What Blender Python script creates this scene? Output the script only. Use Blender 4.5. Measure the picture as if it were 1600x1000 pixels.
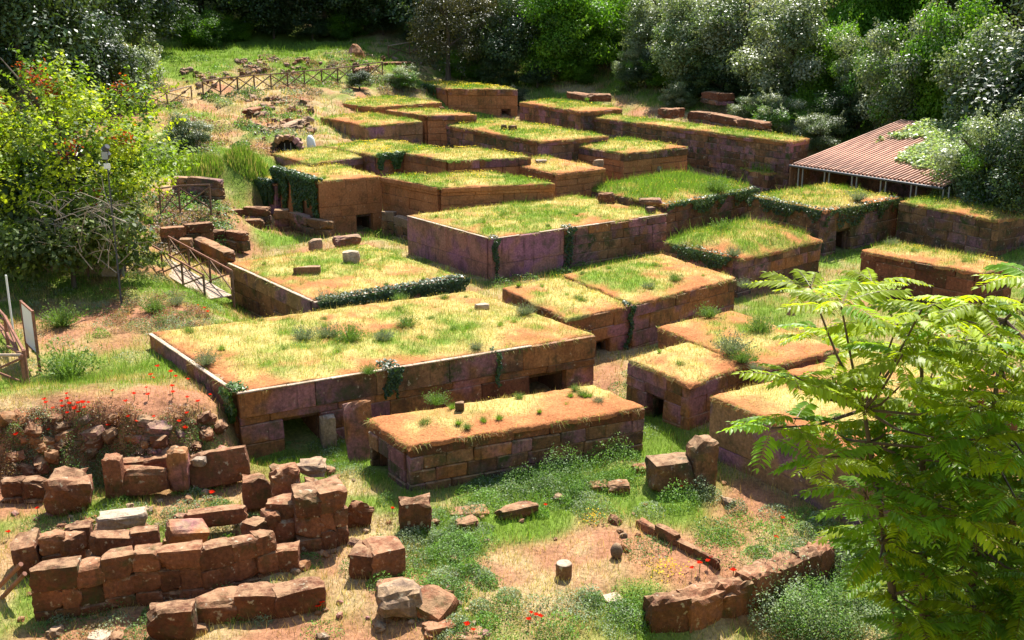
import bpy, math, random
import numpy as np
from mathutils import Vector, Matrix

# ------------------------------------------------------------------ camera, light, exposure
S = bpy.context.scene
for o in list(S.objects):
    bpy.data.objects.remove(o)
COL = S.collection
rnd = random.Random(7)
rng = np.random.default_rng(7)
FPX, TH, CH = 1700.0, math.atan(485 / 1700.0), 13.0
cam_d = bpy.data.cameras.new('camera')
cam_d.sensor_width = 36.0
cam_d.lens = 36.0 * FPX / 1600.0
cam_d.clip_start = 0.1
cam_d.clip_end = 2000.0
cam = bpy.data.objects.new('camera', cam_d)
cam.location = (0, 0, CH)
cam.rotation_euler = (math.pi / 2 - TH, 0, 0)
COL.objects.link(cam)
S.camera = cam

SUN_AZ, SUN_EL = 14.0, 57.0
W = bpy.data.worlds.new('World')
S.world = W
W.use_nodes = True
nt = W.node_tree
bg = nt.nodes['Background']
sky = nt.nodes.new('ShaderNodeTexSky')
sky.sky_type = 'NISHITA'
sky.sun_disc = False
sky.sun_elevation = math.radians(SUN_EL)
sky.sun_rotation = math.radians(SUN_AZ)
nt.links.new(sky.outputs[0], bg.inputs[0])
bg.inputs[1].default_value = 0.105
sun_d = bpy.data.lights.new('sun', 'SUN')
sun_d.energy = 5.0
sun_d.angle = math.radians(0.5)
sun_d.color = (1.0, 0.96, 0.89)
sun = bpy.data.objects.new('sun', sun_d)
sdir = Vector((math.sin(math.radians(SUN_AZ)) * math.cos(math.radians(SUN_EL)),
               math.cos(math.radians(SUN_AZ)) * math.cos(math.radians(SUN_EL)), math.sin(math.radians(SUN_EL))))
sun.rotation_euler = sdir.to_track_quat('Z', 'Y').to_euler()
sun.location = (20, 60, 80)
COL.objects.link(sun)
S.view_settings.view_transform = 'Standard'
S.view_settings.look = 'None'
S.view_settings.gamma = 1.0
S.view_settings.exposure = 1.2
S.view_settings.use_curve_mapping = False
S.render.engine = 'CYCLES'
S.cycles.max_bounces = 6
S.cycles.diffuse_bounces = 3
S.cycles.transparent_max_bounces = 8


# ------------------------------------------------------------------ geometry of the view -> places in the world
def ray(u, v):
    a, b = (u - 800) / FPX, (500 - v) / FPX
    return np.array([a, math.cos(TH) + b * math.sin(TH), -math.sin(TH) + b * math.cos(TH)])


def P(u, v, z):
    d = ray(u, v)
    return np.array([0, 0, CH]) + d * ((z - CH) / d[2])


def PY(u, v, Y):
    d = ray(u, v)
    return np.array([0, 0, CH]) + d * (Y / d[1])


# ------------------------------------------------------------------ noise
def _h(ix, iy, seed):
    h = (ix * 374761393 + iy * 668265263 + seed * 69069 + 1013904223) & 0xffffffff
    h = ((h ^ (h >> 13)) * 1274126177) & 0xffffffff
    return ((h ^ (h >> 16)) & 0xffff) / 65535.0


def vnoise(x, y, seed=0):
    x = np.asarray(x, float); y = np.asarray(y, float)
    ix = np.floor(x).astype(np.int64); iy = np.floor(y).astype(np.int64)
    fx = x - ix; fy = y - iy
    fx = fx * fx * (3 - 2 * fx); fy = fy * fy * (3 - 2 * fy)
    a = _h(ix, iy, seed); b = _h(ix + 1, iy, seed); c = _h(ix, iy + 1, seed); d = _h(ix + 1, iy + 1, seed)
    return (a * (1 - fx) + b * fx) * (1 - fy) + (c * (1 - fx) + d * fx) * fy


def fbm(x, y, seed=0, octv=4):
    x = np.asarray(x, float); y = np.asarray(y, float)
    s = 0; a = 0.5; t = 0
    for k in range(octv):
        s = s + a * vnoise(x * 2 ** k + 17.3 * k, y * 2 ** k + 9.1 * k, seed + k); t += a; a *= 0.5
    return s / t


def sm(a, b, x):
    t = np.clip((x - a) / (b - a), 0, 1)
    return t * t * (3 - 2 * t)


# ------------------------------------------------------------------ materials
def newmat(name):
    m = bpy.data.materials.new(name)
    m.use_nodes = True
    n = m.node_tree
    return m, n, n.nodes['Principled BSDF'], n.nodes['Material Output']


def nd(n, t, **kw):
    x = n.nodes.new(t)
    for k, v in kw.items():
        setattr(x, k, v)
    return x


def ln(n, a, b):
    n.links.new(a, b)


def ramp(n, fac, p0, p1, c0=(0, 0, 0, 1), c1=(1, 1, 1, 1)):
    r = nd(n, 'ShaderNodeValToRGB')
    r.color_ramp.elements[0].position = p0
    r.color_ramp.elements[1].position = p1
    r.color_ramp.elements[0].color = c0
    r.color_ramp.elements[1].color = c1
    ln(n, fac, r.inputs[0])
    return r.outputs[0]


def mixc(n, fac, a, b, mode='MIX'):
    m = nd(n, 'ShaderNodeMix', data_type='RGBA', blend_type=mode)
    if isinstance(fac, (int, float)):
        m.inputs[0].default_value = fac
    else:
        ln(n, fac, m.inputs[0])
    for i, c in ((6, a), (7, b)):
        if isinstance(c, tuple):
            m.inputs[i].default_value = (*c[:3], 1)
        else:
            ln(n, c, m.inputs[i])
    return m.outputs[2]


def noise(n, vec, scale, detail=4, rough=0.55):
    x = nd(n, 'ShaderNodeTexNoise')
    x.inputs['Scale'].default_value = scale
    x.inputs['Detail'].default_value = detail
    x.inputs['Roughness'].default_value = rough
    ln(n, vec, x.inputs['Vector'])
    return x.outputs[0]


def stone_mat(name, c1, c2, lichen=0.5, moss=0.5, streak=0.5, third=None, bump=0.5, vary=0.35, dust=0.0, lit_lichenc=(.46, .30, .17), film=0.0):
    m, n, b, out = newmat(name)
    geo = nd(n, 'ShaderNodeNewGeometry')
    oi = nd(n, 'ShaderNodeObjectInfo')
    off = nd(n, 'ShaderNodeVectorMath', operation='SCALE')
    comb = nd(n, 'ShaderNodeCombineXYZ')
    for i in range(3):
        ln(n, oi.outputs['Random'], comb.inputs[i])
    ln(n, comb.outputs[0], off.inputs[0]); off.inputs['Scale'].default_value = 1.5
    add = nd(n, 'ShaderNodeVectorMath', operation='ADD')
    ln(n, geo.outputs['Position'], add.inputs[0]); ln(n, off.outputs[0], add.inputs[1])
    vec = add.outputs[0]
    base = mixc(n, ramp(n, noise(n, vec, 0.9, 5), 0.36, 0.64), c1, c2)
    if third:
        base = mixc(n, ramp(n, noise(n, vec, 0.55, 3), 0.5, 0.6), base, third)
    # per stone brightness
    mr = nd(n, 'ShaderNodeMapRange')
    mr.inputs['To Min'].default_value = 1 - vary; mr.inputs['To Max'].default_value = 1 + vary
    ln(n, oi.outputs['Random'], mr.inputs['Value'])
    mul = nd(n, 'ShaderNodeVectorMath', operation='SCALE')
    ln(n, base, mul.inputs[0]); ln(n, mr.outputs[0], mul.inputs['Scale'])
    base = mul.outputs[0]
    grain = ramp(n, noise(n, vec, 11, 6, 0.7), 0.3, 0.72, (0.5, 0.5, 0.5, 1), (1.25, 1.25, 1.25, 1))
    base = mixc(n, 1.0, base, grain, 'MULTIPLY')
    # rain streaks running down
    sc = nd(n, 'ShaderNodeVectorMath', operation='MULTIPLY')
    sc.inputs[1].default_value = (3.5, 3.5, 0.35)
    ln(n, geo.outputs['Position'], sc.inputs[0])
    st = ramp(n, noise(n, sc.outputs[0], 1.6, 5, 0.65), 0.56, 0.74, (0, 0, 0, 1), (streak, streak, streak, 1))
    base = mixc(n, st, base, (0.035, 0.024, 0.016))
    if film:   # black and green growth on the damp rock
        fl = ramp(n, noise(n, vec, 0.75, 8, 0.72), .50, .60, (0, 0, 0, 1), (film, film, film, 1))
        base = mixc(n, fl, base, mixc(n, ramp(n, noise(n, vec, 2.3, 4), .45, .6), (.050, .030, .020), (.050, .060, .020)))
    mo = ramp(n, noise(n, vec, 1.1, 6, 0.68), 0.60 - 0.10 * moss, 0.74 - 0.08 * moss, (0, 0, 0, 1), (min(1, moss + .25),) * 3 + (1,))
    base = mixc(n, mo, base, (0.045, 0.058, 0.018))
    if dust:   # dry lichen, and sunlit paleness painted on upward faces
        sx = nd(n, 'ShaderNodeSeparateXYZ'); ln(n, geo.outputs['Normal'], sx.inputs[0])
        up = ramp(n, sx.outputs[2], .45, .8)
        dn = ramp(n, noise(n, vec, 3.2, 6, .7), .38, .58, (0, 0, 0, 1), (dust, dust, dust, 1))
        base = mixc(n, mixc(n, 1.0, up, dn, 'MULTIPLY'), base, lit_lichenc)
    li = ramp(n, noise(n, vec, 5.5, 3, 0.6), 0.70 - 0.07 * lichen, 0.76 - 0.06 * lichen, (0, 0, 0, 1), (0.75, 0.75, 0.75, 1))
    base = mixc(n, li, base, (0.42, 0.36, 0.25))
    ln(n, base, b.inputs['Base Color'])
    b.inputs['Roughness'].default_value = 0.92
    b.inputs['Specular IOR Level'].default_value = 0.2
    bp = nd(n, 'ShaderNodeBump')
    bp.inputs['Strength'].default_value = bump
    bp.inputs['Distance'].default_value = 0.06
    ln(n, noise(n, vec, 7, 8, 0.7), bp.inputs['Height'])
    ln(n, bp.outputs[0], b.inputs['Normal'])
    return m


def attr_mat(name, trans=0.0, rough=0.9, spec=0.15, grain=0.0, gscale=25, bump=0.0, tcol=(1.2, 1.25, 0.6), vary=0.0):
    """colour from the mesh's col attribute; leaves also let light through"""
    m, n, b, out = newmat(name)
    at = nd(n, 'ShaderNodeAttribute', attribute_name='col')
    base = at.outputs['Color']
    geo = nd(n, 'ShaderNodeNewGeometry')
    if grain:
        g = ramp(n, noise(n, geo.outputs['Position'], gscale, 6, 0.7), 0.3, 0.7, (1 - grain,) * 3 + (1,), (1 + grain,) * 3 + (1,))
        base = mixc(n, 1.0, base, g, 'MULTIPLY')
    if vary:
        oi = nd(n, 'ShaderNodeObjectInfo')
        mr = nd(n, 'ShaderNodeMapRange')
        mr.inputs['To Min'].default_value = 1 - vary; mr.inputs['To Max'].default_value = 1 + vary
        ln(n, oi.outputs['Random'], mr.inputs['Value'])
        mul = nd(n, 'ShaderNodeVectorMath', operation='SCALE')
        ln(n, base, mul.inputs[0]); ln(n, mr.outputs[0], mul.inputs['Scale'])
        base = mul.outputs[0]
    ln(n, base, b.inputs['Base Color'])
    b.inputs['Roughness'].default_value = rough
    b.inputs['Specular IOR Level'].default_value = spec
    if bump:
        bp = nd(n, 'ShaderNodeBump')
        bp.inputs['Strength'].default_value = bump
        bp.inputs['Distance'].default_value = 0.08
        ln(n, noise(n, geo.outputs['Position'], gscale * 0.6, 8, 0.72), bp.inputs['Height'])
        ln(n, bp.outputs[0], b.inputs['Normal'])
    if trans:
        t = nd(n, 'ShaderNodeBsdfTranslucent')
        ln(n, mixc(n, 1.0, base, tcol, 'MULTIPLY'), t.inputs['Color'])
        ms = nd(n, 'ShaderNodeMixShader')
        ms.inputs[0].default_value = trans
        ln(n, b.outputs[0], ms.inputs[1]); ln(n, t.outputs[0], ms.inputs[2])
        ln(n, ms.outputs[0], out.inputs['Surface'])
    return m


def plain_mat(name, c, rough=0.7, spec=0.3, grain=0.3, gs=8, metal=0.0, stretch=None):
    m, n, b, out = newmat(name)
    tc = nd(n, 'ShaderNodeTexCoord')
    vec = tc.outputs['Object']
    if stretch:
        s = nd(n, 'ShaderNodeVectorMath', operation='MULTIPLY'); s.inputs[1].default_value = stretch
        ln(n, vec, s.inputs[0]); vec = s.outputs[0]
    g = ramp(n, noise(n, vec, gs, 5, 0.6), 0.3, 0.7, (1 - grain,) * 3 + (1,), (1 + grain,) * 3 + (1,))
    ln(n, mixc(n, 1.0, c, g, 'MULTIPLY'), b.inputs['Base Color'])
    b.inputs['Roughness'].default_value = rough
    b.inputs['Specular IOR Level'].default_value = spec
    b.inputs['Metallic'].default_value = metal
    return m


M = {}
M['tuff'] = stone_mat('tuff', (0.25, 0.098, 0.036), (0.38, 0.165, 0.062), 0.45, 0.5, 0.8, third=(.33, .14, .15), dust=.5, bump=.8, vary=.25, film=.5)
M['tuff_red'] = stone_mat('tuff_red', (0.15, 0.056, 0.028), (0.27, 0.104, 0.050), 1.0, 0.6, 0.5, bump=1.0, film=.4, dust=.7, lit_lichenc=(.44, .26, .14))
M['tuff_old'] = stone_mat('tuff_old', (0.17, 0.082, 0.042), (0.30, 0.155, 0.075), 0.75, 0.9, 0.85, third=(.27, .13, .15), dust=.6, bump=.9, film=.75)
M['plaster'] = stone_mat('plaster', (0.38, 0.148, 0.055), (0.46, 0.195, 0.080), 0.3, 0.3, 0.7, film=.35, bump=0.25, vary=0.08)
M['plaster_pink'] = stone_mat('plaster_pink', (0.36, 0.165, 0.125), (0.40, 0.20, 0.16), 0.15, 0.35, 0.75, third=(0.36, 0.16, 0.22), bump=0.3, vary=0.08, film=.45)
M['plaster_old'] = stone_mat('plaster_old', (0.27, 0.155, 0.075), (0.38, 0.21, 0.105), 0.7, 0.65, 0.6, third=(0.32, 0.15, 0.21), bump=0.6, vary=0.1, film=.35)
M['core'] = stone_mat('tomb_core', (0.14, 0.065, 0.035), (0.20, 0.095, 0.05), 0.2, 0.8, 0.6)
M['coping'] = stone_mat('coping', (0.42, 0.30, 0.20), (0.60, 0.46, 0.34), 0.5, 0.1, 0.15, bump=0.3, vary=0.1)
M['pale_stone'] = stone_mat('pale_stone', (0.30, 0.20, 0.13), (0.46, 0.34, 0.24), 0.9, 0.25, 0.3, bump=0.9, dust=.9, lit_lichenc=(.5, .39, .28))
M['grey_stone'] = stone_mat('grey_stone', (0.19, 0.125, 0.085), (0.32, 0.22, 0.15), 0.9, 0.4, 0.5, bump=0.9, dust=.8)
M['turf'] = attr_mat('turf', 0, 1.0, 0.05, 0.45, 14, 0.9)
M['ground'] = attr_mat('ground', 0, 1.0, 0.05, 0.45, 9, 1.0)
M['grass'] = attr_mat('grass_blades', 0.42, 0.6, 0.25, tcol=(1.2, 1.2, 0.7))
M['weed'] = attr_mat('weed_leaves', 0.38, 0.5, 0.3)
M['petal'] = attr_mat('petals', 0.4, 0.7, 0.1, tcol=(1.3, 0.8, 0.7))
M['leaf_dark'] = attr_mat('dark_leaves', 0.28, 0.42, 0.45, vary=0.25)
M['leaf_silver'] = attr_mat('glossy_leaves', 0.40, 0.42, 0.6, tcol=(1.25, 1.35, 0.6), vary=0.15)
M['leaf_bright'] = attr_mat('bright_leaves', 0.5, 0.5, 0.3, tcol=(1.3, 1.4, 0.45), vary=0.15)
M['leaf_ail'] = attr_mat('pinnate_leaves', 0.55, 0.45, 0.3, tcol=(1.45, 1.35, 0.5), vary=0.25)
M['bark'] = plain_mat('bark', (0.10, 0.075, 0.055), 0.9, 0.1, 0.5, 6, stretch=(1, 1, 0.25))
M['bark_red'] = plain_mat('young_bark', (0.11, 0.07, 0.05), 0.8, 0.2, 0.4, 6)
M['dead'] = plain_mat('dead_wood', (0.33, 0.27, 0.20), 0.9, 0.1, 0.4, 4)
M['wood'] = plain_mat('fence_wood', (0.17, 0.10, 0.065), 0.85, 0.15, 0.4, 7)
M['wood_pale'] = plain_mat('weathered_wood', (0.40, 0.30, 0.22), 0.85, 0.15, 0.35, 7)
M['wood_red'] = plain_mat('brown_wood', (0.24, 0.11, 0.07), 0.8, 0.2, 0.35, 7)
M['metal'] = plain_mat('grey_metal', (0.32, 0.33, 0.35), 0.45, 0.5, 0.15, 5, 0.6)
M['metal_dark'] = plain_mat('dark_metal', (0.06, 0.06, 0.065), 0.5, 0.4, 0.2, 5)
M['roof'] = plain_mat('roof_sheet', (0.46, 0.26, 0.175), 0.7, 0.25, 0.75, 1.1, stretch=(1, 0.25, 1))
M['roof_dark'] = plain_mat('dark_board', (0.05, 0.04, 0.035), 0.8, 0.2, 0.3, 4)
M['white'] = plain_mat('white_board', (0.74, 0.74, 0.70), 0.6, 0.3, 0.05, 3)
M['glass'] = plain_mat('lamp_glass', (0.25, 0.28, 0.30), 0.12, 0.6, 0.05, 3)
M['vault_shade'] = plain_mat('shade_panel', (0.035, 0.027, 0.022), 1.0, 0.05, 0.3, 4)  # near-black colour standing in for shade inside the vault


# ------------------------------------------------------------------ mesh helpers
def mesh_np(name, verts, k, cols=None):
    """verts (N,k,3): N separate polygons of k corners"""
    n = len(verts)
    me = bpy.data.meshes.new(name)
    me.vertices.add(n * k)
    me.vertices.foreach_set('co', np.ascontiguousarray(verts, np.float32).ravel())
    me.loops.add(n * k)
    me.loops.foreach_set('vertex_index', np.arange(n * k, dtype=np.int32))
    me.polygons.add(n)
    me.polygons.foreach_set('loop_start', np.arange(0, n * k, k, dtype=np.int32))
    me.polygons.foreach_set('loop_total', np.full(n, k, np.int32))
    if cols is not None:
        a = me.color_attributes.new('col', 'FLOAT_COLOR', 'POINT')
        c = np.ones((n, k, 4), np.float32)
        c[..., :3] = cols[:, None, :] if cols.ndim == 2 else cols
        a.data.foreach_set('color', c.ravel())
    me.update(calc_edges=True)
    me.validate()
    return me


def mesh_py(name, v, f, smooth=False, cols=None):
    me = bpy.data.meshes.new(name)
    me.from_pydata([tuple(map(float, q)) for q in v], [], f)
    if smooth:
        me.polygons.foreach_set('use_smooth', [True] * len(me.polygons))
    if cols is not None:
        a = me.color_attributes.new('col', 'FLOAT_COLOR', 'POINT')
        c = np.ones((len(v), 4), np.float32); c[:, :3] = cols
        a.data.foreach_set('color', c.ravel())
    me.update()
    return me


def obj(name, me, mat, parent=None, loc=(0, 0, 0), rot=(0, 0, 0), scale=(1, 1, 1)):
    o = bpy.data.objects.new(name, me)
    if mat is not None and len(me.materials) == 0:
        me.materials.append(mat)
    elif mat is not None and me.materials[0] != mat:
        o.material_slots[0].link = 'OBJECT'; o.material_slots[0].material = mat
    o.location = tuple(map(float, loc)); o.rotation_euler = rot; o.scale = scale
    if parent is not None:
        o.parent = parent
    COL.objects.link(o)
    return o


def tag(o, label=None, cat=None, group=None, kind=None):
    if label: o['label'] = label
    if cat: o['category'] = cat
    if group: o['group'] = group
    if kind: o['kind'] = kind
    return o


def empty(name, loc, label, cat, group=None, rz=0):
    o = bpy.data.objects.new(name, None)
    o.empty_display_size = 0.3
    o.location = tuple(map(float, loc)); o.rotation_euler = (0, 0, rz)
    COL.objects.link(o)
    return tag(o, label, cat, group)


def dup(root, loc, rz=0.0, scale=None, label=None):
    r = root.copy(); COL.objects.link(r)
    r.location = tuple(map(float, loc)); r.rotation_euler = (root.rotation_euler[0], root.rotation_euler[1], rz)
    if scale is not None: r.scale = scale
    if label: r['label'] = label
    for ch in root.children:
        c = ch.copy(); COL.objects.link(c); c.parent = r
        for g in ch.children:
            d = g.copy(); COL.objects.link(d); d.parent = c
    return r


class MB:
    def __init__(s): s.v = []; s.f = []
    def add(s, v, f):
        b = len(s.v); s.v += [tuple(q) for q in v]; s.f += [tuple(i + b for i in q) for q in f]
    def box(s, x0, y0, z0, x1, y1, z1):
        s.add([(x0, y0, z0), (x1, y0, z0), (x1, y1, z0), (x0, y1, z0), (x0, y0, z1), (x1, y0, z1), (x1, y1, z1), (x0, y1, z1)],
              [(3, 2, 1, 0), (4, 5, 6, 7), (0, 1, 5, 4), (1, 2, 6, 5), (2, 3, 7, 6), (3, 0, 4, 7)])
    def tube(s, pts, rad, n=6, cap=True):
        pts = [Vector(tuple(map(float, p))) for p in pts]
        if not hasattr(rad, '__len__'): rad = [rad] * len(pts)
        b = len(s.v)
        for i, p in enumerate(pts):
            t = (pts[min(i + 1, len(pts) - 1)] - pts[max(i - 1, 0)])
            if t.length < 1e-6: t = Vector((0, 0, 1))
            t.normalize()
            a = t.cross(Vector((0, 0, 1)) if abs(t.z) < 0.9 else Vector((1, 0, 0))).normalized()
            c = t.cross(a)
            for k in range(n):
                q = p + (a * math.cos(2 * math.pi * k / n) + c * math.sin(2 * math.pi * k / n)) * rad[i]
                s.v.append(tuple(q))
        for i in range(len(pts) - 1):
            for k in range(n):
                s.f.append((b + i * n + k, b + i * n + (k + 1) % n, b + (i + 1) * n + (k + 1) % n, b + (i + 1) * n + k))
        if cap:
            s.f.append(tuple(b + k for k in range(n))[::-1])
            s.f.append(tuple(b + (len(pts) - 1) * n + k for k in range(n)))
    def prism(s, poly, z0, z1):
        n = len(poly)
        s.add([(x, y, z0) for x, y in poly] + [(x, y, z1) for x, y in poly],
              [tuple(range(n))[::-1], tuple(range(n, 2 * n))] + [(i, (i + 1) % n, n + (i + 1) % n, n + i) for i in range(n)])
    def mesh(s, name, smooth=False): return mesh_py(name, s.v, s.f, smooth)
    def obj(s, name, mat, parent=None, smooth=False, **kw): return obj(name, s.mesh(name, smooth), mat, parent, **kw)


def chamfer_mesh(name, dx, dy, dz, c, seed, jit):
    """worn block with chamfered edges, 44 triangles"""
    r = random.Random(seed)
    c = min(c, dx * .3, dy * .3, dz * .3)
    v = []; idx = {}
    for sx in (-1, 1):
        for sy in (-1, 1):
            for sz in (-1, 1):
                j = Vector((r.uniform(-jit, jit), r.uniform(-jit, jit), r.uniform(-jit, jit)))
                cc = c * r.uniform(.6, 1.7)
                h = Vector((sx * dx / 2, sy * dy / 2, sz * dz / 2)) + j
                for ax in range(3):
                    q = h.copy()
                    for k, s_ in ((0, sx), (1, sy), (2, sz)):
                        if k != ax: q[k] -= s_ * cc
                    idx[(sx, sy, sz, ax)] = len(v); v.append(q)
    f = []
    def face(a): f.append(a)
    for ax in range(3):
        o1, o2 = [(1, 2), (2, 0), (0, 1)][ax]
        for s_ in (-1, 1):
            ring = []
            for a, b in ((-1, -1), (1, -1), (1, 1), (-1, 1)):
                t = [0, 0, 0]; t[ax] = s_; t[o1] = a; t[o2] = b
                ring.append(idx[(*t, ax)])
            face(tuple(ring) if s_ > 0 else tuple(ring[::-1]))
    for ax in range(3):
        o1, o2 = [(1, 2), (2, 0), (0, 1)][ax]
        for a, b in ((-1, -1), (1, -1), (1, 1), (-1, 1)):
            q = []
            for s_, axx in ((-1, o1), (1, o1), (1, o2), (-1, o2)):
                t = [0, 0, 0]; t[ax] = s_; t[o1] = a; t[o2] = b
                q.append(idx[(*t, axx)])
            face(tuple(q) if a * b > 0 else tuple(q[::-1]))
    for sx in (-1, 1):
        for sy in (-1, 1):
            for sz in (-1, 1):
                t = tuple(idx[(sx, sy, sz, a)] for a in range(3))
                face(t if sx * sy * sz > 0 else t[::-1])
    return mesh_py(name, v, f)


_bc = {}
def block_mesh(dx, dy, dz, c=0.022, jit=0.014, var=3):
    q = (max(.1, round(dx * 5) / 5), round(dy * 10) / 10, max(.1, round(dz * 12) / 12), round(c, 3), rnd.randrange(var))
    if q not in _bc:
        _bc[q] = chamfer_mesh('block', q[0], q[1], q[2], c, hash(q) & 0xffff, jit)
    return _bc[q], (dx / q[0], dy / q[1], dz / q[2])


def rock_mesh(name, dx, dy, dz, seed, rough=0.12, rnd_=0.35, n=5, cut=(.85, 1.25)):
    """irregular weathered block: a subdivided box pulled towards an ellipsoid and broken up by noise"""
    v = []; f = []; ids = {}
    r = np.random.default_rng(seed)
    def vid(p):
        k = tuple(np.round(p, 5))
        if k not in ids:
            ids[k] = len(v); v.append(np.array(p, float))
        return ids[k]
    g = np.linspace(-1, 1, n + 1)
    for ax in range(3):
        o1, o2 = [(1, 2), (2, 0), (0, 1)][ax]
        for s_ in (-1, 1):
            for i in range(n):
                for j in range(n):
                    q = []
                    for a, b in ((i, j), (i + 1, j), (i + 1, j + 1), (i, j + 1)):
                        t = [0, 0, 0]; t[ax] = s_; t[o1] = g[a]; t[o2] = g[b]
                        q.append(vid(t))
                    f.append(tuple(q) if s_ > 0 else tuple(q[::-1]))
    v = np.array(v)
    ln_ = np.linalg.norm(v, axis=1, keepdims=True)
    sph = v / ln_
    w = v * (1 - rnd_) + sph * 1.25 * rnd_
    # cut a few corners off with planes
    for k in range(5):
        d = r.normal(size=3); d /= np.linalg.norm(d)
        lim = r.uniform(*cut)
        ex = np.maximum(0, w @ d - lim)
        w = w - ex[:, None] * d
    nz = fbm(v[:, 0] * 1.7 + seed * 3.1, v[:, 1] * 1.7 + v[:, 2] * 2.3 + seed, seed & 255) - 0.5
    nz2 = fbm(v[:, 0] * 4 + 5, v[:, 1] * 4 + v[:, 2] * 4.7 + seed, 3 + (seed & 255)) - 0.5 - .6 * np.exp(-((np.sort(np.abs(v), axis=1)[:, 1] - 1) / .25) ** 2) * vnoise(v[:, 0] * 3 + seed, v[:, 1] * 3 + v[:, 2] * 3.3, 9)
    w = w * (1 + rough * 2.2 * nz + rough * 1.4 * nz2)[:, None]
    w = w * np.array([dx, dy, dz]) / 2
    return mesh_py(name, w, f)


# ------------------------------------------------------------------ terrain
CTRL = []
def cz(z, *uv):
    for u, v in uv: CTRL.append(P(u, v, z))
def cy(*uvY):
    for u, v, Y in uvY: CTRL.append(PY(u, v, Y))
def cw(*xyz):
    for q in xyz: CTRL.append(np.array(q, float))
# streets and the low ground in front
cz(0.1, (400, 725), (450, 728), (500, 728), (540, 735))
cz(.12, (380, 716), (410, 714), (440, 712), (470, 709), (500, 706), (530, 701), (560, 697))
cz(0.35, (960, 590), (1020, 650), (700, 790), (520, 730), (800, 740), (900, 720), (980, 700), (600, 740))
cz(0.25, (880, 890), (1000, 870), (760, 890), (650, 960), (300, 840), (240, 830), (420, 900), (560, 850), (640, 860), (850, 820), (950, 820), (1150, 800), (1230, 840))
cz(-0.55, (1200, 985), (1300, 920), (1350, 880), (1100, 1015), (1450, 950), (1400, 990), (1040, 1030), (1300, 990))
cz(.2, (1040, 925), (1120, 900), (1170, 890), (1240, 860), (1280, 845))
cz(.1, (20, 1000), (110, 985), (240, 940), (330, 915), (400, 890))
cz(0.05, (100, 990), (300, 990), (450, 990), (600, 995), (800, 1000), (950, 1000), (20, 960))
cw(*[(x, 30, .35) for x in (0, 6, 12)], *[(x, 36, .4) for x in (-2, 6, 14, 20)], *[(x, 44, .4) for x in (-4, 4, 12, 20)],
   *[(x, 52, .45) for x in (-2, 6, 14, 22)], *[(x, 60, .6) for x in (-6, 2, 10, 18)], *[(x, 67, 1.2) for x in (-4, 4, 12)],
   *[(x, 76, 2.2) for x in (-6, 4, 14)], *[(x, 88, 2.9) for x in (-4, 8)], (-5, 99, 3.2), (2, 99, 3.3), (12, 92, 3.6), (16, 80, 2.9))
def foot(L, C, R, z, zf, zl, n=5):
    L, C, R = P(*L, z), P(*C, z), P(*R, z)
    f = (R - C); l = (L - C)
    for k in range(n):
        t = k / (n - 1)
        if zf is not None: q = C + f * (.04 + .96 * t) - l / np.linalg.norm(l) * .35; CTRL.append(np.array([q[0], q[1], zf]))
        if zl is not None: q = C + l * (.06 + .94 * t) - f / np.linalg.norm(f) * .35; CTRL.append(np.array([q[0], q[1], zl]))
foot((235, 522), (372, 615), (930, 525), 2.2, .12, 1.75, 8)
foot((358, 412), (492, 473), (725, 435), 2.2, 1.1, .5)
foot((637, 338), (768, 374), (1042, 335), 2.6, .6, .6)
foot((575, 656), (640, 698), (1008, 637), 1.75, .42, .38)
foot((980, 562), (1078, 600), (1172, 570), 2.05, .6, .5)
foot((1110, 620), (1375, 722), (1480, 690), 2.3, .2, .45)
foot((1175, 307), (1290, 331), (1405, 310), 2.8, .4, .5)
foot((428, 263), (497, 284), (596, 276), 3.6, .5, .5)
# bank beside the largest tomb and its scarp
cz(1.8, (0, 675), (60, 668), (130, 664), (200, 667), (270, 660), (335, 645), (-40, 670), (250, 580), (150, 590), (60, 590), (200, 530), (225, 545), (310, 600))
cz(0.5, (-40, 760), (0, 745), (60, 746), (130, 742), (200, 740), (270, 736), (335, 735), (385, 728))
cz(0.3, (0, 800), (60, 810), (140, 800), (210, 800), (280, 790), (350, 780), (410, 745))
cz(1.9, (130, 520), (60, 520), (200, 480), (280, 465), (320, 490), (100, 460), (10, 560))
cz(2.0, (180, 435), (100, 430), (30, 440))
cz(0.6, (380, 492), (345, 478), (430, 372), (380, 385), (330, 400), (520, 372), (300, 408))
cz(1.8, (250, 420), (235, 400), (300, 452))
cz(0.45, (600, 425), (660, 420))
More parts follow.
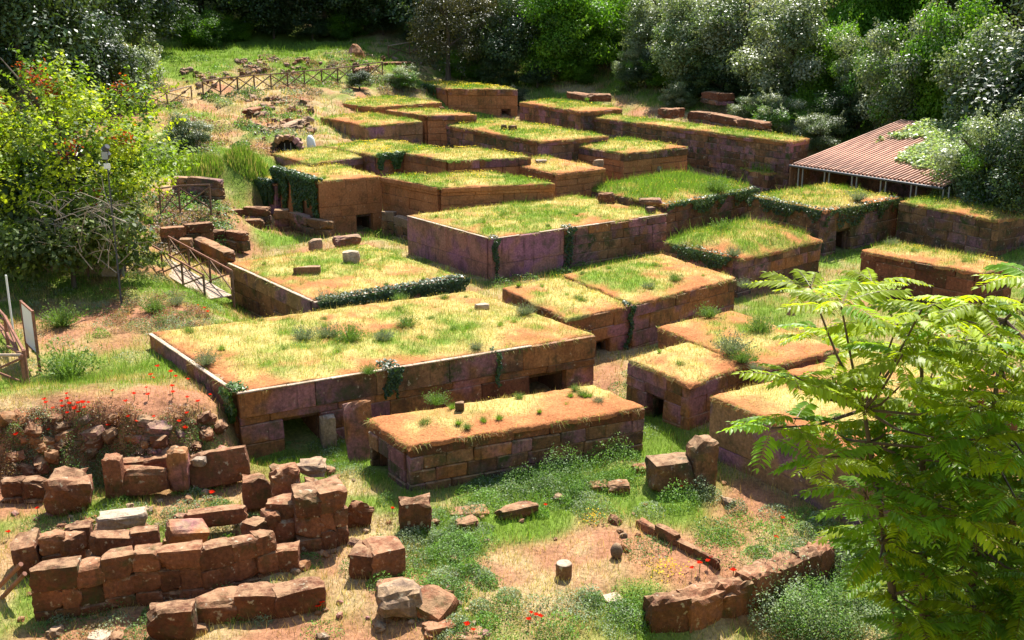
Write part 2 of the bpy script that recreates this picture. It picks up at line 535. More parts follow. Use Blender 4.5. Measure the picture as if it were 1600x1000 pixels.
# slope with the footpath
cy((250, 340, 59), (300, 310, 63), (340, 330, 60), (220, 350, 56), (280, 255, 68), (200, 300, 62), (330, 235, 71), (400, 212, 77), (330, 180, 84),
   (450, 185, 85), (540, 150, 96), (250, 140, 93), (300, 130, 95), (400, 105, 106), (480, 100, 108), (350, 80, 117), (600, 110, 108), (560, 80, 117),
   (650, 78, 120), (250, 78, 120), (150, 150, 90), (50, 200, 78), (450, 75, 122), (100, 260, 66), (0, 300, 60), (380, 240, 69), (470, 225, 76))
cy((850, 142, 108), (1050, 150, 101), (1150, 165, 95), (950, 140, 107), (720, 115, 118), (1250, 200, 86))
cw((22, 62, 1.5), (30, 60, 2.4), (26, 47, .9), (20, 66, 1.0), (24, 64, 1.1), (24, 72, 1.8), (28, 66, 1.5), (34, 50, 2.4), (24, 38, .5), (32, 40, 1.5), (22, 30, .3), (30, 28, 1.0), (36, 72, 4.5), (30, 84, 4.8),
   (45, 70, 9), (45, 50, 7), (40, 90, 9), (50, 100, 16), (30, 105, 10), (15, 118, 10), (0, 128, 11), (-20, 135, 11.5), (-45, 130, 12.5), (-50, 110, 12), (-45, 90, 9.5),
   (-35, 75, 6.5), (-38, 60, 5), (-30, 45, 2.6), (-28, 35, 2.2), (-24, 27, 1.8), (-20, 22, .8), (40, 30, 4), (20, 20, .2), (28, 20, 1.5))
cw(*[(x, 16, .1) for x in (-12, -4, 4, 10)], *[(x, 9, 4.5) for x in (-14, -5, 4, 12)], *[(x, 2, 10.5) for x in (-20, 0, 20)], (10, 13, 1.4), (18, 13, 2.0),
   (-20, 14, 2.0), (-24, 14, 3))
for x in (-120, -60, 0, 60, 120):
    cw((x, 170, 26 + abs(x) * .06), (x, 260, 45), (x * 2, 420, 60), (x, -60, 14))
cw((-110, 100, 24), (110, 100, 28), (-110, 40, 14), (110, 40, 18), (-70, 60, 9), (80, 60, 16), (70, 30, 9), (-60, 20, 6))
CT = np.array(CTRL)
_d = np.linalg.norm(CT[:, None, :2] - CT[None, :, :2], axis=2)
_n = len(CT)
A_ = np.zeros((_n + 3, _n + 3)); A_[:_n, :_n] = _d - 0.01 * np.eye(_n)
A_[:_n, _n] = 1; A_[:_n, _n + 1:] = CT[:, :2]; A_[_n, :_n] = 1; A_[_n + 1:, :_n] = CT[:, :2].T
_w = np.linalg.solve(A_, np.r_[CT[:, 2], 0, 0, 0])


SCARP = [(u, 700) for u in range(-40, 280, 40)]
def g_raw(x, y):
    x = np.asarray(x, float); y = np.asarray(y, float)
    sh = x.shape
    xf, yf = x.ravel(), y.ravel()
    out = _w[_n] + _w[_n + 1] * xf + _w[_n + 2] * yf
    for i in range(_n):
        out = out + _w[i] * np.hypot(xf - CT[i, 0], yf - CT[i, 1])
    far = sm(48, 75, yf)
    out = out + (fbm(xf * .35, yf * .35, 11) - .5) * (.22 + .5 * far) + (fbm(xf * .9, yf * .9, 16) - .5) * .7 * far * sm(-4, -12, xf) + (fbm(xf * 1.6, yf * 1.6, 12, 3) - .5) * .14
    sc = np.zeros_like(xf)
    for u, v in SCARP:
        q = P(u, v, 1.2); sc = np.maximum(sc, np.exp(-((xf - q[0]) ** 2 + (yf - q[1]) ** 2) / 1.1))
    out = out + sc * ((fbm(xf * 1.3, yf * 1.3, 14, 5) - .5) * 1.2 + (fbm(xf * 3.5, yf * 3.5, 15, 3) - .5) * .6)
    return out.reshape(sh)


def spaced(a, b, f):
    r = [a]
    while r[-1] < b: r.append(r[-1] + f(r[-1]))
    return np.array(r)
GX = spaced(-130., 130., lambda x: .22 if -16 < x < 18 else .3 if abs(x) < 30 else .3 + .07 * (abs(x) - 30))
GY = spaced(-40., 430., lambda y: .22 if 18 < y < 40 else .3 if 15 <= y < 70 else .5 if 60 < y < 125 else 1.2 + .05 * abs(y - 70))
gx, gy = np.meshgrid(GX, GY)
GZ = g_raw(gx, gy)


def g(x, y):
    x = np.atleast_1d(np.asarray(x, float)); y = np.atleast_1d(np.asarray(y, float))
    i = np.clip(np.searchsorted(GX, x) - 1, 0, len(GX) - 2); j = np.clip(np.searchsorted(GY, y) - 1, 0, len(GY) - 2)
    fx = (x - GX[i]) / (GX[i + 1] - GX[i]); fy = (y - GY[j]) / (GY[j + 1] - GY[j])
    return (GZ[j, i] * (1 - fx) + GZ[j, i + 1] * fx) * (1 - fy) + (GZ[j + 1, i] * (1 - fx) + GZ[j + 1, i + 1] * fx) * fy


def g1(x, y): return float(g(x, y)[0])


def G(u, v, y0=17., y1=200.):
    """where the line of sight through a point of the picture meets the ground"""
    d = ray(u, v)
    Y = np.arange(y0, y1, .05)
    p = np.array([0, 0, CH]) + d[None] * (Y / d[1])[:, None]
    k = np.nonzero(p[:, 2] <= g(p[:, 0], p[:, 1]))[0]
    q = p[k[0]] if len(k) else p[-1]
    return np.array([q[0], q[1], g1(q[0], q[1])])


# --- palette of soil, dry grass and green grass (albedo)
SOIL = np.array([.40, .155, .062]); SOIL_D = np.array([.25, .085, .042]); STRAW = np.array([.51, .415, .15]); STRAW_P = np.array([.46, .33, .17])
GREEN = np.array([.155, .235, .035]); GREEN_B = np.array([.19, .33, .03]); GREY_G = np.array([.20, .24, .13]); EARTH_P = np.array([.46, .26, .16])

# ground zones: (u, v, z or None, radius m, soil, straw, green)
ZN = []
def zone(u, v, r, soil, straw, green, k=1.0):
    p = G(u, v); ZN.append((p[0], p[1], r, soil, straw, green, k))
for q in ((60, 690), (130, 700), (200, 690), (270, 690), (330, 680), (20, 720), (90, 740)): zone(*q, 1.3, 1, .1, .12, 3)
for q in ((240, 485), (290, 480), (190, 490), (230, 510)): zone(*q, 1.5, .85, .25, .05, 2)
for q in ((800, 890), (880, 870), (960, 850), (860, 920), (1010, 850), (940, 880), (1040, 870)): zone(*q, 1.15, 1.1, .42, .03, 5)
for q in ((1130, 800), (1170, 815)): zone(*q, .8, 1, .2, .1, 3)
for q in ((700, 870), (680, 900), (740, 840), (900, 760), (950, 780), (850, 800), (1150, 850), (1080, 800)): zone(*q, 1.2, .1, .25, 1, 2)
for q in ((300, 800), (560, 850), (420, 910), (480, 920), (620, 830), (560, 760), (600, 870)): zone(*q, 1.0, .3, 1, .35, 2)
for q in ((900, 740), (980, 720), (960, 570), (1030, 700), (800, 760), (480, 700), (540, 720)): zone(*q, 1.2, .05, .2, 1, 2.5)
for q in ((150, 570), (200, 560), (100, 600), (260, 580), (60, 610)): zone(*q, 1.8, .15, .8, .6, 1.5)
for q in ((820, 440), (880, 430), (940, 410), (780, 450), (1180, 470), (1200, 440), (950, 400), (1000, 395)): zone(*q, 1.3, .05, .15, 1.1, 2.5)
for q in ((320, 250), (270, 250), (400, 245)): zone(*q, 3, .05, .2, 1.2, 2)
for q in ((350, 85), (320, 95), (400, 75), (290, 90), (450, 80)): zone(*q, 6, .0, .05, 2.0, 4)
for q in ((430, 110), (370, 110), (330, 130), (450, 150), (480, 180), (300, 140)): zone(*q, 4, .4, .9, .4, 1.5)
for q in ((600, 80), (500, 60), (560, 60)): zone(*q, 5, .1, .3, .9, 1.5)
for q in ((250, 350), (290, 330), (270, 400), (320, 350)): zone(*q, 2.5, .8, .5, .2, 2)
ZN_ = np.array(ZN)


def ground_w(x, y):
    n1 = fbm(x * .45, y * .45, 21); n2 = fbm(x * 1.1, y * 1.1, 22); n3 = fbm(x * .3, y * .3, 23)
    soil = .48 + 0 * x; straw = .45 + 0 * x; green = .80 + 0 * x; tot = 1 + 0 * x
    for (zx, zy, r, s, st, gr, k) in ZN_:
        w = k * np.exp(-((x - zx) ** 2 + (y - zy) ** 2) / (r * r))
        soil = soil + w * s; straw = straw + w * st; green = green + w * gr; tot = tot + w
    fz = np.clip(sm(98, 118, y) + sm(22, 30, x) * sm(50, 62, y), 0, 1)
    soil = soil * (1 - .9 * fz)
    soil, straw, green = soil / tot, straw / tot, green / tot
    a = soil * np.exp(6 * (n1 - .5)); b = straw * np.exp(6 * (n2 - .5)); c = green * np.exp(6 * (n3 - .5))
    q = np.stack([a, b, c], -1) ** 2.2
    return q / q.sum(-1, keepdims=True)


def mixcol(wts, x, y, cs=(SOIL, STRAW, GREEN)):
    v = fbm(x * 2.7, y * 2.7, 31, 3)[..., None]
    c = wts[..., :1] * (cs[0] * (.75 + .5 * v)) + wts[..., 1:2] * (cs[1] * (.7 + .6 * v)) + wts[..., 2:3] * (cs[2] * (.6 + .8 * v))
    return c


def grid_mesh(name, X, Y, Z, cols):
    ny, nx = X.shape
    v = np.stack([X, Y, Z], -1).reshape(-1, 3)
    i = np.arange(ny * nx).reshape(ny, nx)
    q = np.stack([i[:-1, :-1], i[:-1, 1:], i[1:, 1:], i[1:, :-1]], -1).reshape(-1, 4)
    me = bpy.data.meshes.new(name)
    me.vertices.add(len(v)); me.vertices.foreach_set('co', v.astype(np.float32).ravel())
    me.loops.add(q.size); me.loops.foreach_set('vertex_index', q.astype(np.int32).ravel())
    me.polygons.add(len(q)); me.polygons.foreach_set('loop_start', np.arange(0, q.size, 4, dtype=np.int32))
    me.polygons.foreach_set('loop_total', np.full(len(q), 4, np.int32))
    me.polygons.foreach_set('use_smooth', np.ones(len(q), bool))
    a = me.color_attributes.new('col', 'FLOAT_COLOR', 'POINT')
    c = np.ones((len(v), 4), np.float32); c[:, :3] = cols.reshape(-1, 3)
    a.data.foreach_set('color', c.ravel())
    me.update(calc_edges=True)
    return me


gw = ground_w(gx, gy)
gcol = mixcol(gw, gx, gy, (np.array([.33, .155, .085]), STRAW_P * .85, GREEN * .85))
tag(obj('ground', grid_mesh('ground', gx, gy, GZ, gcol), M['ground']), kind='structure')


# ------------------------------------------------------------------ grass
def blades(p, h, w, lean=.45):
    """triangular grass blades at points p (N,3)"""
    n = len(p)
    a = rng.uniform(0, 2 * np.pi, n); b = rng.uniform(0, 2 * np.pi, n)
    t = np.empty((n, 3, 3))
    dx, dy = np.cos(a) * w / 2, np.sin(a) * w / 2
    t[:, 0] = p + np.stack([-dx, -dy, np.full(n, -.02)], -1)
    t[:, 1] = p + np.stack([dx, dy, np.full(n, -.02)], -1)
    l = rng.uniform(.1, 1, n) * lean * h
    t[:, 2] = p + np.stack([np.cos(b) * l, np.sin(b) * l, h], -1)
    return t


def grass_cols(wts, n):
    r = rng.random(n)
    cum = np.cumsum(wts, -1)
    pick = (r[:, None] > cum).sum(-1).clip(0, 2)
    base = np.stack([STRAW_P * np.array([1.0, .85, .7]), STRAW, GREEN])[pick]
    base = np.where((pick == 2)[:, None] & (rng.random(n) < .4)[:, None], GREEN_B, base)
    return base * rng.uniform(.65, 1.3, (n, 1)), pick


def scatter_quads(c, nrm, size, asp=.55, fold=0):
    """leaf shaped quads at c with normals nrm"""
    n = len(c)
    nrm = nrm / np.linalg.norm(nrm, axis=1, keepdims=True)
    r = rng.normal(size=(n, 3))
    a = np.cross(nrm, r); a /= np.linalg.norm(a, axis=1, keepdims=True)
    b = np.cross(nrm, a)
    s = (size if np.ndim(size) else np.full(n, size))[:, None] * .5
    q = np.empty((n, 4, 3))
    q[:, 0] = c - a * s; q[:, 2] = c + a * s
    q[:, 1] = c + b * s * asp + nrm * s * .18 - a * s * .15; q[:, 3] = c - b * s * asp + nrm * s * .18 - a * s * .15
    return q


YF = np.array([.75, .55, .03])


# ------------------------------------------------------------------ tombs
def hit_face(A, d, u, v):
    """(s, z) where the sight line through (u,v) meets the upright plane through A along d"""
    r = ray(u, v); n = np.array([-d[1], d[0], 0.])
    t = (n @ (A - np.array([0, 0, CH]))) / (n @ r)
    q = np.array([0, 0, CH]) + r * t
    return float((q - A)[:2] @ d[:2]), float(q[2])


def face_blocks(root, o, A, d, length, ztop, zbot, courses, opens, s_start, mats, depth=.34, lens=(.7, 1.3), jit=.014, gap=.004):
    """courses: (height, mean length factor, outset, material key)"""
    rz = math.atan2(d[1], d[0])
    n = np.array([d[1], -d[0], 0.])          # outward
    z = ztop; k = 0
    while z > zbot + .05:
        hgt, lf, outset, mk = courses[min(k, len(courses) - 1)]
        z0 = max(z - hgt, zbot)
        if z0 - zbot < .15: z0 = zbot
        ivs = [(s_start, length)]
        for (a, b, zt) in opens:
            if (z + z0) / 2 < zt:
                nv = []
                for (p, q) in ivs:
                    if a > p + .08: nv.append((p, min(a, q)))
                    if b < q - .08: nv.append((max(b, p), q))
                    if not (a > p + .08 or b < q - .08) and (b <= p or a >= q): nv.append((p, q))
                ivs = [(p, q) for p, q in nv if q > p + .05]
        for (p, q) in ivs:
            s = p
            first = True
            while s < q - .02:
                L = rnd.uniform(*lens) * lf
                if first and k % 2: L *= .55
                first = False
                e = s + L
                if q - e < .4 * lens[0] * lf: e = q
                big = lf > 2.1
                me, sc = block_mesh(e - s - gap, depth, z - z0 - gap, 0.016 if big else .024, jit * (.5 if big else 1))
                c = A + d * ((s + e) / 2) - n * (depth / 2 - outset + rnd.uniform(-.03, .03) * (.5 if lf > 2.1 else 1))
                if k == 0 and not big:
                    wz = rnd.uniform(0, .09); tl = rnd.uniform(-.012, .012)
                else: wz = 0; tl = rnd.uniform(-.006, .006)
                obj('block', me, mats[mk] if rnd.random() > .12 else mats.get(mk + '2', mats[mk]), root,
                    (c[0] - o[0], c[1] - o[1], (z + z0) / 2 - wz / 2 - o[2]), (0, tl, rz), (sc[0], sc[1], sc[2] * (1 - wz / (z - z0))))
                s = e
        z = z0; k += 1


def quad_pt(C, R, L, s, t):
    return C[None] + (R - C)[None] * s[:, None] + (L - C)[None] * t[:, None]


def turf_w(x, y, df, dl, cfg, seed):
    soil, straw, green, yel = cfg
    n1 = .6 * fbm(x * .55, y * .55, seed) + .4 * fbm(x * 2.1, y * 2.1, seed + 3); n2 = fbm(x * 1.2, y * 1.2, seed + 5); n3 = fbm(x * .4, y * .4, seed + 9)
    edge = np.exp(-np.minimum(df, dl * 1.3) / .45) * 2.2
    a = (soil * 1.75 * (.42 + edge)) * np.exp(8 * (n1 - .5)); b = straw * np.exp(5 * (n2 - .5)) * (1 - .5 * np.clip(edge, 0, 1)); c = green * 1.15 * np.exp(7 * (.6 * n3 + .4 * fbm(x * 1.7, y * 1.7, seed + 13) - .5)) * (1 - .3 * np.clip(edge, 0, 1))
    q = np.stack([a, b, c], -1) ** 2
    return q / q.sum(-1, keepdims=True)


TOMBS = {}
def tomb(key, L, C, R, z, label, courses, cfg, name='tomb', doorF=None, doorL=None, mats=None, coping=False, lens=(.7, 1.3), hgt=None, dome=.10, gh=1.0, dens=1.0, depth=.34, splitF=None, groupname='grass topped tuff tombs'):
    L, C, R = P(*L, z), P(*C, z), P(*R, z)
    B = L + R - C
    zb = min(g1(q[0], q[1]) for q in (L, C, R, (C + R) / 2, (C + L) / 2, B)) - .25
    if hgt: zb = z - hgt
    o = np.array([C[0], C[1], zb])
    root = empty(name, o, label, 'tomb', groupname)
    mats = mats or {'a': M['tuff'], 'a2': M['tuff_old'], 'b': M['tuff'], 'b2': M['tuff_red'], 'c': M['tuff_old'], 'c2': M['tuff'], 'p': M['plaster']}
    ef, el = np.linalg.norm((R - C)[:2]), np.linalg.norm((L - C)[:2])
    df, dl = (R - C) / ef, (C - L) / el      # left face runs L -> C
    TOMBS[key] = dict(L=L, C=C, R=R, B=B, z=z, zb=zb, df=df, dl=dl, ef=ef, el=el, root=root, o=o, cfg=cfg)
    of, ol = [], []
    for d_ in (doorF or []):
        u0, u1, vt = d_
        s0, zt = hit_face(C, df, u0, vt); s1, _ = hit_face(C, df, u1, vt); of.append((s0, s1, zt))
    for d_ in (doorL or []):
        u0, u1, vt = d_
        s0, zt = hit_face(L, dl, u0, vt); s1, _ = hit_face(L, dl, u1, vt); ol.append((s0, s1, zt))
    # core with a chamber behind each doorway
    nf = np.array([df[1], -df[0], 0.]); nl = np.array([dl[1], -dl[0], 0.])
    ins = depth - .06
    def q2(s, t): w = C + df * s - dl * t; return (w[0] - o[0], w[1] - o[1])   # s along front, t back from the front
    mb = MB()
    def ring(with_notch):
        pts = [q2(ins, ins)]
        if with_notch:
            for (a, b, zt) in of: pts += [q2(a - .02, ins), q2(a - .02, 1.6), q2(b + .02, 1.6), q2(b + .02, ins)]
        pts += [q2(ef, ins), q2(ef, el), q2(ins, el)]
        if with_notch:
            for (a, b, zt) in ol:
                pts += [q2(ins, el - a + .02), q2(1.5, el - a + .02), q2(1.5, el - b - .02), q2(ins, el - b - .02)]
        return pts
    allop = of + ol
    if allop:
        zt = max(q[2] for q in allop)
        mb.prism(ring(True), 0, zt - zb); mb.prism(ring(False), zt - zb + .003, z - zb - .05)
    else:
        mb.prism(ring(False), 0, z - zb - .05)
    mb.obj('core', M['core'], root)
    def crs(op):
        if not op: return courses
        c2 = []; zz = z; zt = max(q[2] for q in op)
        i = 0
        while zz - zt > .12:
            hh = min(courses[min(i, len(courses) - 1)][0], zz - zt)
            if zz - zt - hh < .15: hh = zz - zt
            c2.append((hh,) + tuple(courses[min(i, len(courses) - 1)][1:])); zz -= hh; i += 1
        c2 += [courses[min(max(i, 1), len(courses) - 1)]]
        return c2
    if splitF:
        face_blocks(root, o, C, df, ef * splitF[0], z, zb, courses, of, 0, mats, depth, lens)
        face_blocks(root, o, C, df, ef, z, zb, splitF[1], of, ef * splitF[0] + .02, mats, depth, lens)
    else:
        face_blocks(root, o, C, df, ef, z, zb, crs(of), of, 0, mats, depth, lens)
    face_blocks(root, o, L, dl, el - depth, z, zb, crs(ol), ol, 0, mats, depth, lens)
    for (op, A, d, n) in ((of, C, df, nf), (ol, L, dl, nl)):
        for (a, b, zt) in op:        # lintel, jambs and dark back wall of the chamber
            rz = math.atan2(d[1], d[0])
            me, sc = block_mesh(b - a + .3, .2, .2)
            c = A + d * ((a + b) / 2) - n * .42
            obj('lintel', me, M['tuff_old'], root, (c[0] - o[0], c[1] - o[1], zt - o[2] - .10), (0, 0, rz), sc)
            for e in (a - .03, b + .03):
                me, sc = block_mesh(.14, .24, zt - zb - .21)
                c = A + d * e - n * .42
                obj('jamb', me, M['tuff_old'], root, (c[0] - o[0], c[1] - o[1], (zt - .2 - zb) / 2), (0, 0, rz), sc)
    if coping:
        for (A, d, ln_, s0) in ((C, df, ef, -.05), (L, dl, el - .16, 0)):
            n = np.array([d[1], -d[0], 0.]); s = s0
            while s < ln_ - .05:
                e = min(s + rnd.uniform(1.0, 1.8), ln_)
                if ln_ - e < .4: e = ln_
                if ln_ == ef and rnd.random() < .4: s = e; continue
                me, sc = block_mesh(e - s - .01, .13, .045, .012, .010)
                c = A + d * ((s + e) / 2) - n * (.065 - .03 - courses[0][2])
                obj('coping', me, M['coping'], root, (c[0] - o[0], c[1] - o[1], z + .022 - o[2]), (0, 0, math.atan2(d[1], d[0])), sc)
                s = e
    # turf: a thin domed layer of earth
    step = .16 if C[1] < 45 else .28
    ns, nt_ = max(6, int(ef / step)), max(6, int(el / step))
    i0 = .10 if coping else -.04
    ss, tt = np.meshgrid(np.r_[0, np.linspace(0, 1, ns), 1], np.r_[0, np.linspace(0, 1, nt_), 1])
    s_m = i0 + ss * (ef - i0 * .5); t_m = i0 + tt * (el - i0 * .5)
    X = C[0] + df[0] * s_m - dl[0] * t_m; Y = C[1] + df[1] * s_m - dl[1] * t_m
    dedge = np.minimum.reduce([s_m - i0, t_m - i0, ef - s_m + .2, el - t_m + .2])
    wob = (fbm(X * 2.2, Y * 2.2, 40, 4) - .5) * .34
    fr = t_m - i0 < .1; le = s_m - i0 < .1
    wob = np.where(fr | le, wob, 0)
    X = X + wob * (nf[0] * fr + nl[0] * le) * (0.3 if coping else 1); Y = Y + wob * (nf[1] * fr + nl[1] * le) * (0.3 if coping else 1)
    Z = z + .02 + dome * sm(0, 1.2, dedge) + (fbm(X * 1.5, Y * 1.5, 41) - .5) * .14 * sm(0, .4, dedge) + (fbm(X * 6, Y * 6, 42, 2) - .5) * .06 + (fbm(X * 2.5, Y * 2.5, 43, 3) - .5) * .12 * np.exp(-dedge / .3)
    sk = np.zeros_like(Z, bool); sk[0] = sk[-1] = True; sk[:, 0] = sk[:, -1] = True
    Z[sk] -= .13
    seed = (sum(map(ord, key)) * 7) % 97 + 50
    wts = turf_w(X, Y, t_m, s_m, cfg, seed)
    cols = mixcol(wts, X, Y)
    obj('turf', grid_mesh('turf', X - o[0], Y - o[1], Z - o[2], cols), M['turf'], root)
    # grass
    dist = C[1]
    area = ef * el
    npts = int(area * dens * np.clip(420 * (30 / dist) ** 1.1, 110, 450))
    s = rng.random(npts); t = rng.random(npts)
    s_ = i0 + .02 + s * (ef - i0 - .05); t_ = i0 + .02 + t * (el - i0 - .05)
    p = C[None] + df[None] * s_[:, None] - dl[None] * t_[:, None]
    wt = turf_w(p[:, 0], p[:, 1], t_, s_, cfg, seed)
    keep = rng.random(npts) > np.clip(wt[:, 0] * 1.05, 0, .96)
    p, wt, s_, t_ = p[keep], wt[keep], s_[keep], t_[keep]
    de = np.minimum.reduce([s_ - i0, t_ - i0])
    p[:, 2] = z + .02 + dome * sm(0, 1.2, np.minimum.reduce([de, ef - s_ + .2, el - t_ + .2])) + (fbm(p[:, 0] * 1.5, p[:, 1] * 1.5, 41) - .5) * .14 * sm(0, .4, de)
    c, pick = grass_cols(wt, len(p))
    clump = fbm(p[:, 0] * 1.8, p[:, 1] * 1.8, 44)
    h = rng.uniform(.035, .14, len(p)) * gh * (.5 + 1.3 * clump) * np.where(pick == 2, 1.35, 1)
    w = rng.uniform(.008, .016, len(p)) * max(1, dist / 26)
    h = np.where(rng.random(len(p)) < .04, h * 2.1, h)
    tri = blades(p, h, w, .9)
    # roots and blades hanging over the rim
    for A, d, ll, n_ in ((C, df, ef, nf), (L, dl, el, nl)):
        m = int(ll * np.clip(90 * 30 / dist, 25, 90))
        sv = rng.uniform(0, ll, m)
        sv = sv[fbm(sv * 1.1, sv * 0 + seed, 45, 3) > .45]; m = len(sv)
        if m < 2: continue
        q = A[None] + d[None] * sv[:, None] + n_[None] * rng.uniform(-.12, .05, m)[:, None]
        q[:, 2] = z + .03
        tb = blades(q, rng.uniform(.05, .18, m), np.full(m, .016 * max(1, dist / 26)), .3)
        tb[:, 2] = q + n_[None] * rng.uniform(.04, .22, m)[:, None] + np.stack([rng.normal(0, .05, m), rng.normal(0, .05, m), rng.uniform(-.22, .12, m)], -1)
        hc, _ = grass_cols(np.tile([.1, .5, .4], (m, 1)), m)
        tri = np.concatenate([tri, tb]); c = np.concatenate([c, hc])
    ny = int(len(p) * cfg[3] * .11)
    if ny:
        yi = rng.choice(len(p), ny, replace=False)
        m_ = fbm(p[yi, 0] * .7, p[yi, 1] * .7, seed + 20) > .5
        yi = yi[m_]
        fl = scatter_quads(p[yi] + np.array([0, 0, .16]), rng.normal(size=(len(yi), 3)) * .5 + [0, 0, 1], .035 * max(1, dist / 30), .9)
        tri = np.concatenate([tri, fl[:, [0, 1, 2]], fl[:, [0, 2, 3]]])
        yc = YF * rng.uniform(.7, 1.2, (len(yi), 1)); c = np.concatenate([c, yc, yc])
    gr = obj('grass', mesh_np('grass', tri - o[None, None], 3, c), M['grass'], root)
    gr['kind'] = 'stuff'
    return root


def cs(*a): return list(a)
BAND = (.78, 2.6, .05, 'a'); STD = (.62, 1.9, 0, 'b'); OLD = (.55, 1.6, 0, 'c'); SLAB = (.62, 2.2, .04, 'a')
PINK = {'a': M['plaster_pink'], 'b': M['tuff'], 'b2': M['tuff_old'], 'c': M['tuff_old'], 'p': M['plaster_pink']}
ORNG = {'a': M['plaster'], 'b': M['plaster'], 'b2': M['plaster'], 'c': M['tuff'], 'p': M['plaster']}
OLDM = {'a': M['tuff_old'], 'b': M['tuff_old'], 'b2': M['tuff'], 'a2': M['tuff'], 'c': M['tuff_old']}
PLO = {'a': M['plaster_old'], 'b': M['plaster_old'], 'c': M['plaster_old']}
REDM = {'a': M['tuff_red'], 'a2': M['tuff_old'], 'b': M['tuff_red'], 'b2': M['tuff_old'], 'c': M['tuff_old']}

tomb('1', (235, 522), (372, 615), (930, 525), 2.2, 'largest tomb, wide straw covered top dotted with grey shrubs, dark doorway near its corner', cs(BAND, STD), (.75, 1, .55, .3),
     doorF=[(443, 502, 655), (828, 885, 588)], coping=True)
tomb('2', (358, 412), (492, 473), (725, 435), 2.2, 'square tomb carrying a dark block and a round pale stone, front hung with ivy', cs(SLAB, OLD), (.75, 1, .75, .2), coping=True, mats={**PINK, 'a': M['plaster_old']})
tomb('3', (637, 338), (768, 374), (1042, 335), 2.6, 'pink plastered tomb with streaked mauve side wall and straw top, amid the other tombs', cs((1.25, 4, .04, 'a'), (.9, 3, .03, 'a')), (.45, 1, .7, .25), coping=True, mats=PINK, splitF=(.385, cs((.42, 1.3, .02, 'b'), (.48, 1.1, 0, 'c'))))
tomb('3b', (918, 295), (1040, 322), (1180, 295), 2.5, 'ruined low tomb heaped with lush green grass behind the pink plastered tomb', cs((.45, 1.3, .02, 'c'), OLD), (.12, .25, 1.3, .5), mats=OLDM, gh=1.9, dome=.25)
tomb('4a', (785, 450), (885, 498), (985, 478), 2.15, 'half of a long pair, straw top with yellow flowers, doorway beside the largest tomb', cs((.62, 1.8, .04, 'a'), STD), (.4, 1, .6, .8), doorF=[(932, 954, 533)])
tomb('4b', (880, 430), (990, 475), (1150, 435), 2.25, 'half of a long pair with bare red earth edge and green dip across it', cs((.5, .9, .04, 'a'), STD), (.8, 1, .55, .3), lens=(.8, 1.5))
tomb('5', (575, 656), (640, 698), (1008, 637), 1.75, 'low narrow tomb with bare orange earth top and small dark marker stone on it', cs((.34, 1.3, .02, 'a'), (.40, .9, 0, 'c')), (2.6, .8, .25, .1), doorL=[(580, 604, 700)], dens=.8, mats={'a': M['tuff_red'], 'b': M['tuff'], 'c': M['tuff_old'], 'c2': M['tuff']})
tomb('6', (980, 562), (1078, 600), (1172, 570), 2.05, 'small square tomb with bright bare straw top and little dark doorway in its side', cs((.5, 1.5, .03, 'a'), STD), (.8, 1.5, .12, .05), doorL=[(1010, 1035, 614)])
tomb('6b', (1028, 512), (1190, 578), (1310, 545), 2.1, 'orange earth topped tomb with several round shrubs, joined behind the small square tomb', cs((.5, 1.5, .03, 'a'), STD), (1.7, .9, .4, .2))
tomb('7', (1110, 620), (1375, 722), (1480, 690), 2.3, 'tall tomb with a broad blotchy plastered side wall beneath the feathery tree', cs((1.4, 4, .0, 'a'), (.9, 3, 0, 'a')), (.9, 1, .35, .2), mats=PLO)
tomb('8', (1222, 582), (1450, 640), (1600, 600), 2.3, 'straw topped tomb half hidden by feathery leaves, with a red earth rim', cs((.4, 1.5, .03, 'a'), STD), (.8, 1.2, .3, .1), mats=REDM)
tomb('9', (1345, 392), (1535, 428), (1585, 413), 2.3, 'tomb with a yellow flowered top rising just above the feathery tree', cs((.35, 1.5, .03, 'a'), STD), (.6, 1, .7, 1.6), mats=REDM, gh=1.4)
tomb('10', (1175, 307), (1290, 331), (1405, 310), 2.8, 'dark old grassy tomb in front of the red roofed shed, with a shaded doorway', cs((.5, 1.3, .02, 'c'), OLD), (.5, 1, .9, .6), mats=OLDM, doorF=[(1308, 1330, 360)], gh=1.3)
tomb('11', (1405, 315), (1560, 345), (1640, 330), 2.8, 'dark tomb overhung by the big glossy tree beside the shed', cs((.5, 1.3, .02, 'c'), OLD), (.6, .8, .9, .6), mats=OLDM, gh=1.2)
tomb('12', (1038, 378), (1155, 406), (1284, 375), 2.2, 'low tomb with a mound of bright green grass like a lawn', cs((.45, 1.2, .02, 'c'), OLD), (.35, .45, 1.2, .4), mats={**OLDM, 'c2': M['tuff']}, gh=1.7, dome=.4)
tomb('13', (1090, 245), (1200, 272), (1258, 265), 2.8, 'low ruined tomb choked with tall green grass next to the shed roof', cs((.4, 1.3, .02, 'c'), OLD), (.2, .25, 1.3, .1), mats=OLDM, gh=3.0)
tomb('14', (428, 263), (497, 284), (596, 276), 3.6, 'tall tomb with a smooth orange front, narrow doorway and ivy covered side', cs((1.5, 3, .0, 'p'), (1.6, 3, 0, 'p')), (.35, 1.1, .8, .8), mats=ORNG, doorF=[(557, 583, 336)])
tomb('15', (596, 276), (690, 294), (867, 287), 3.6, 'tall tomb with a moulded cornice of stepped bands along its orange front', cs((.26, 3, .12, 'a'), (.18, 3, .05, 'a'), (.5, 2, 0, 'b'), STD), (.3, .9, 1, .8), mats=ORNG)
tomb('16', (343, 265), (429, 288), (462, 284), 2.75, 'dark streaked tomb wall beside the ivy clad corner, yellowish grass on top', cs((1.0, 3, .0, 'a'), (.9, 3, 0, 'a')), (.2, 1.1, .8, .4), mats={'a': M['plaster_old'], 'b': M['plaster_old'], 'c': M['plaster_old']})
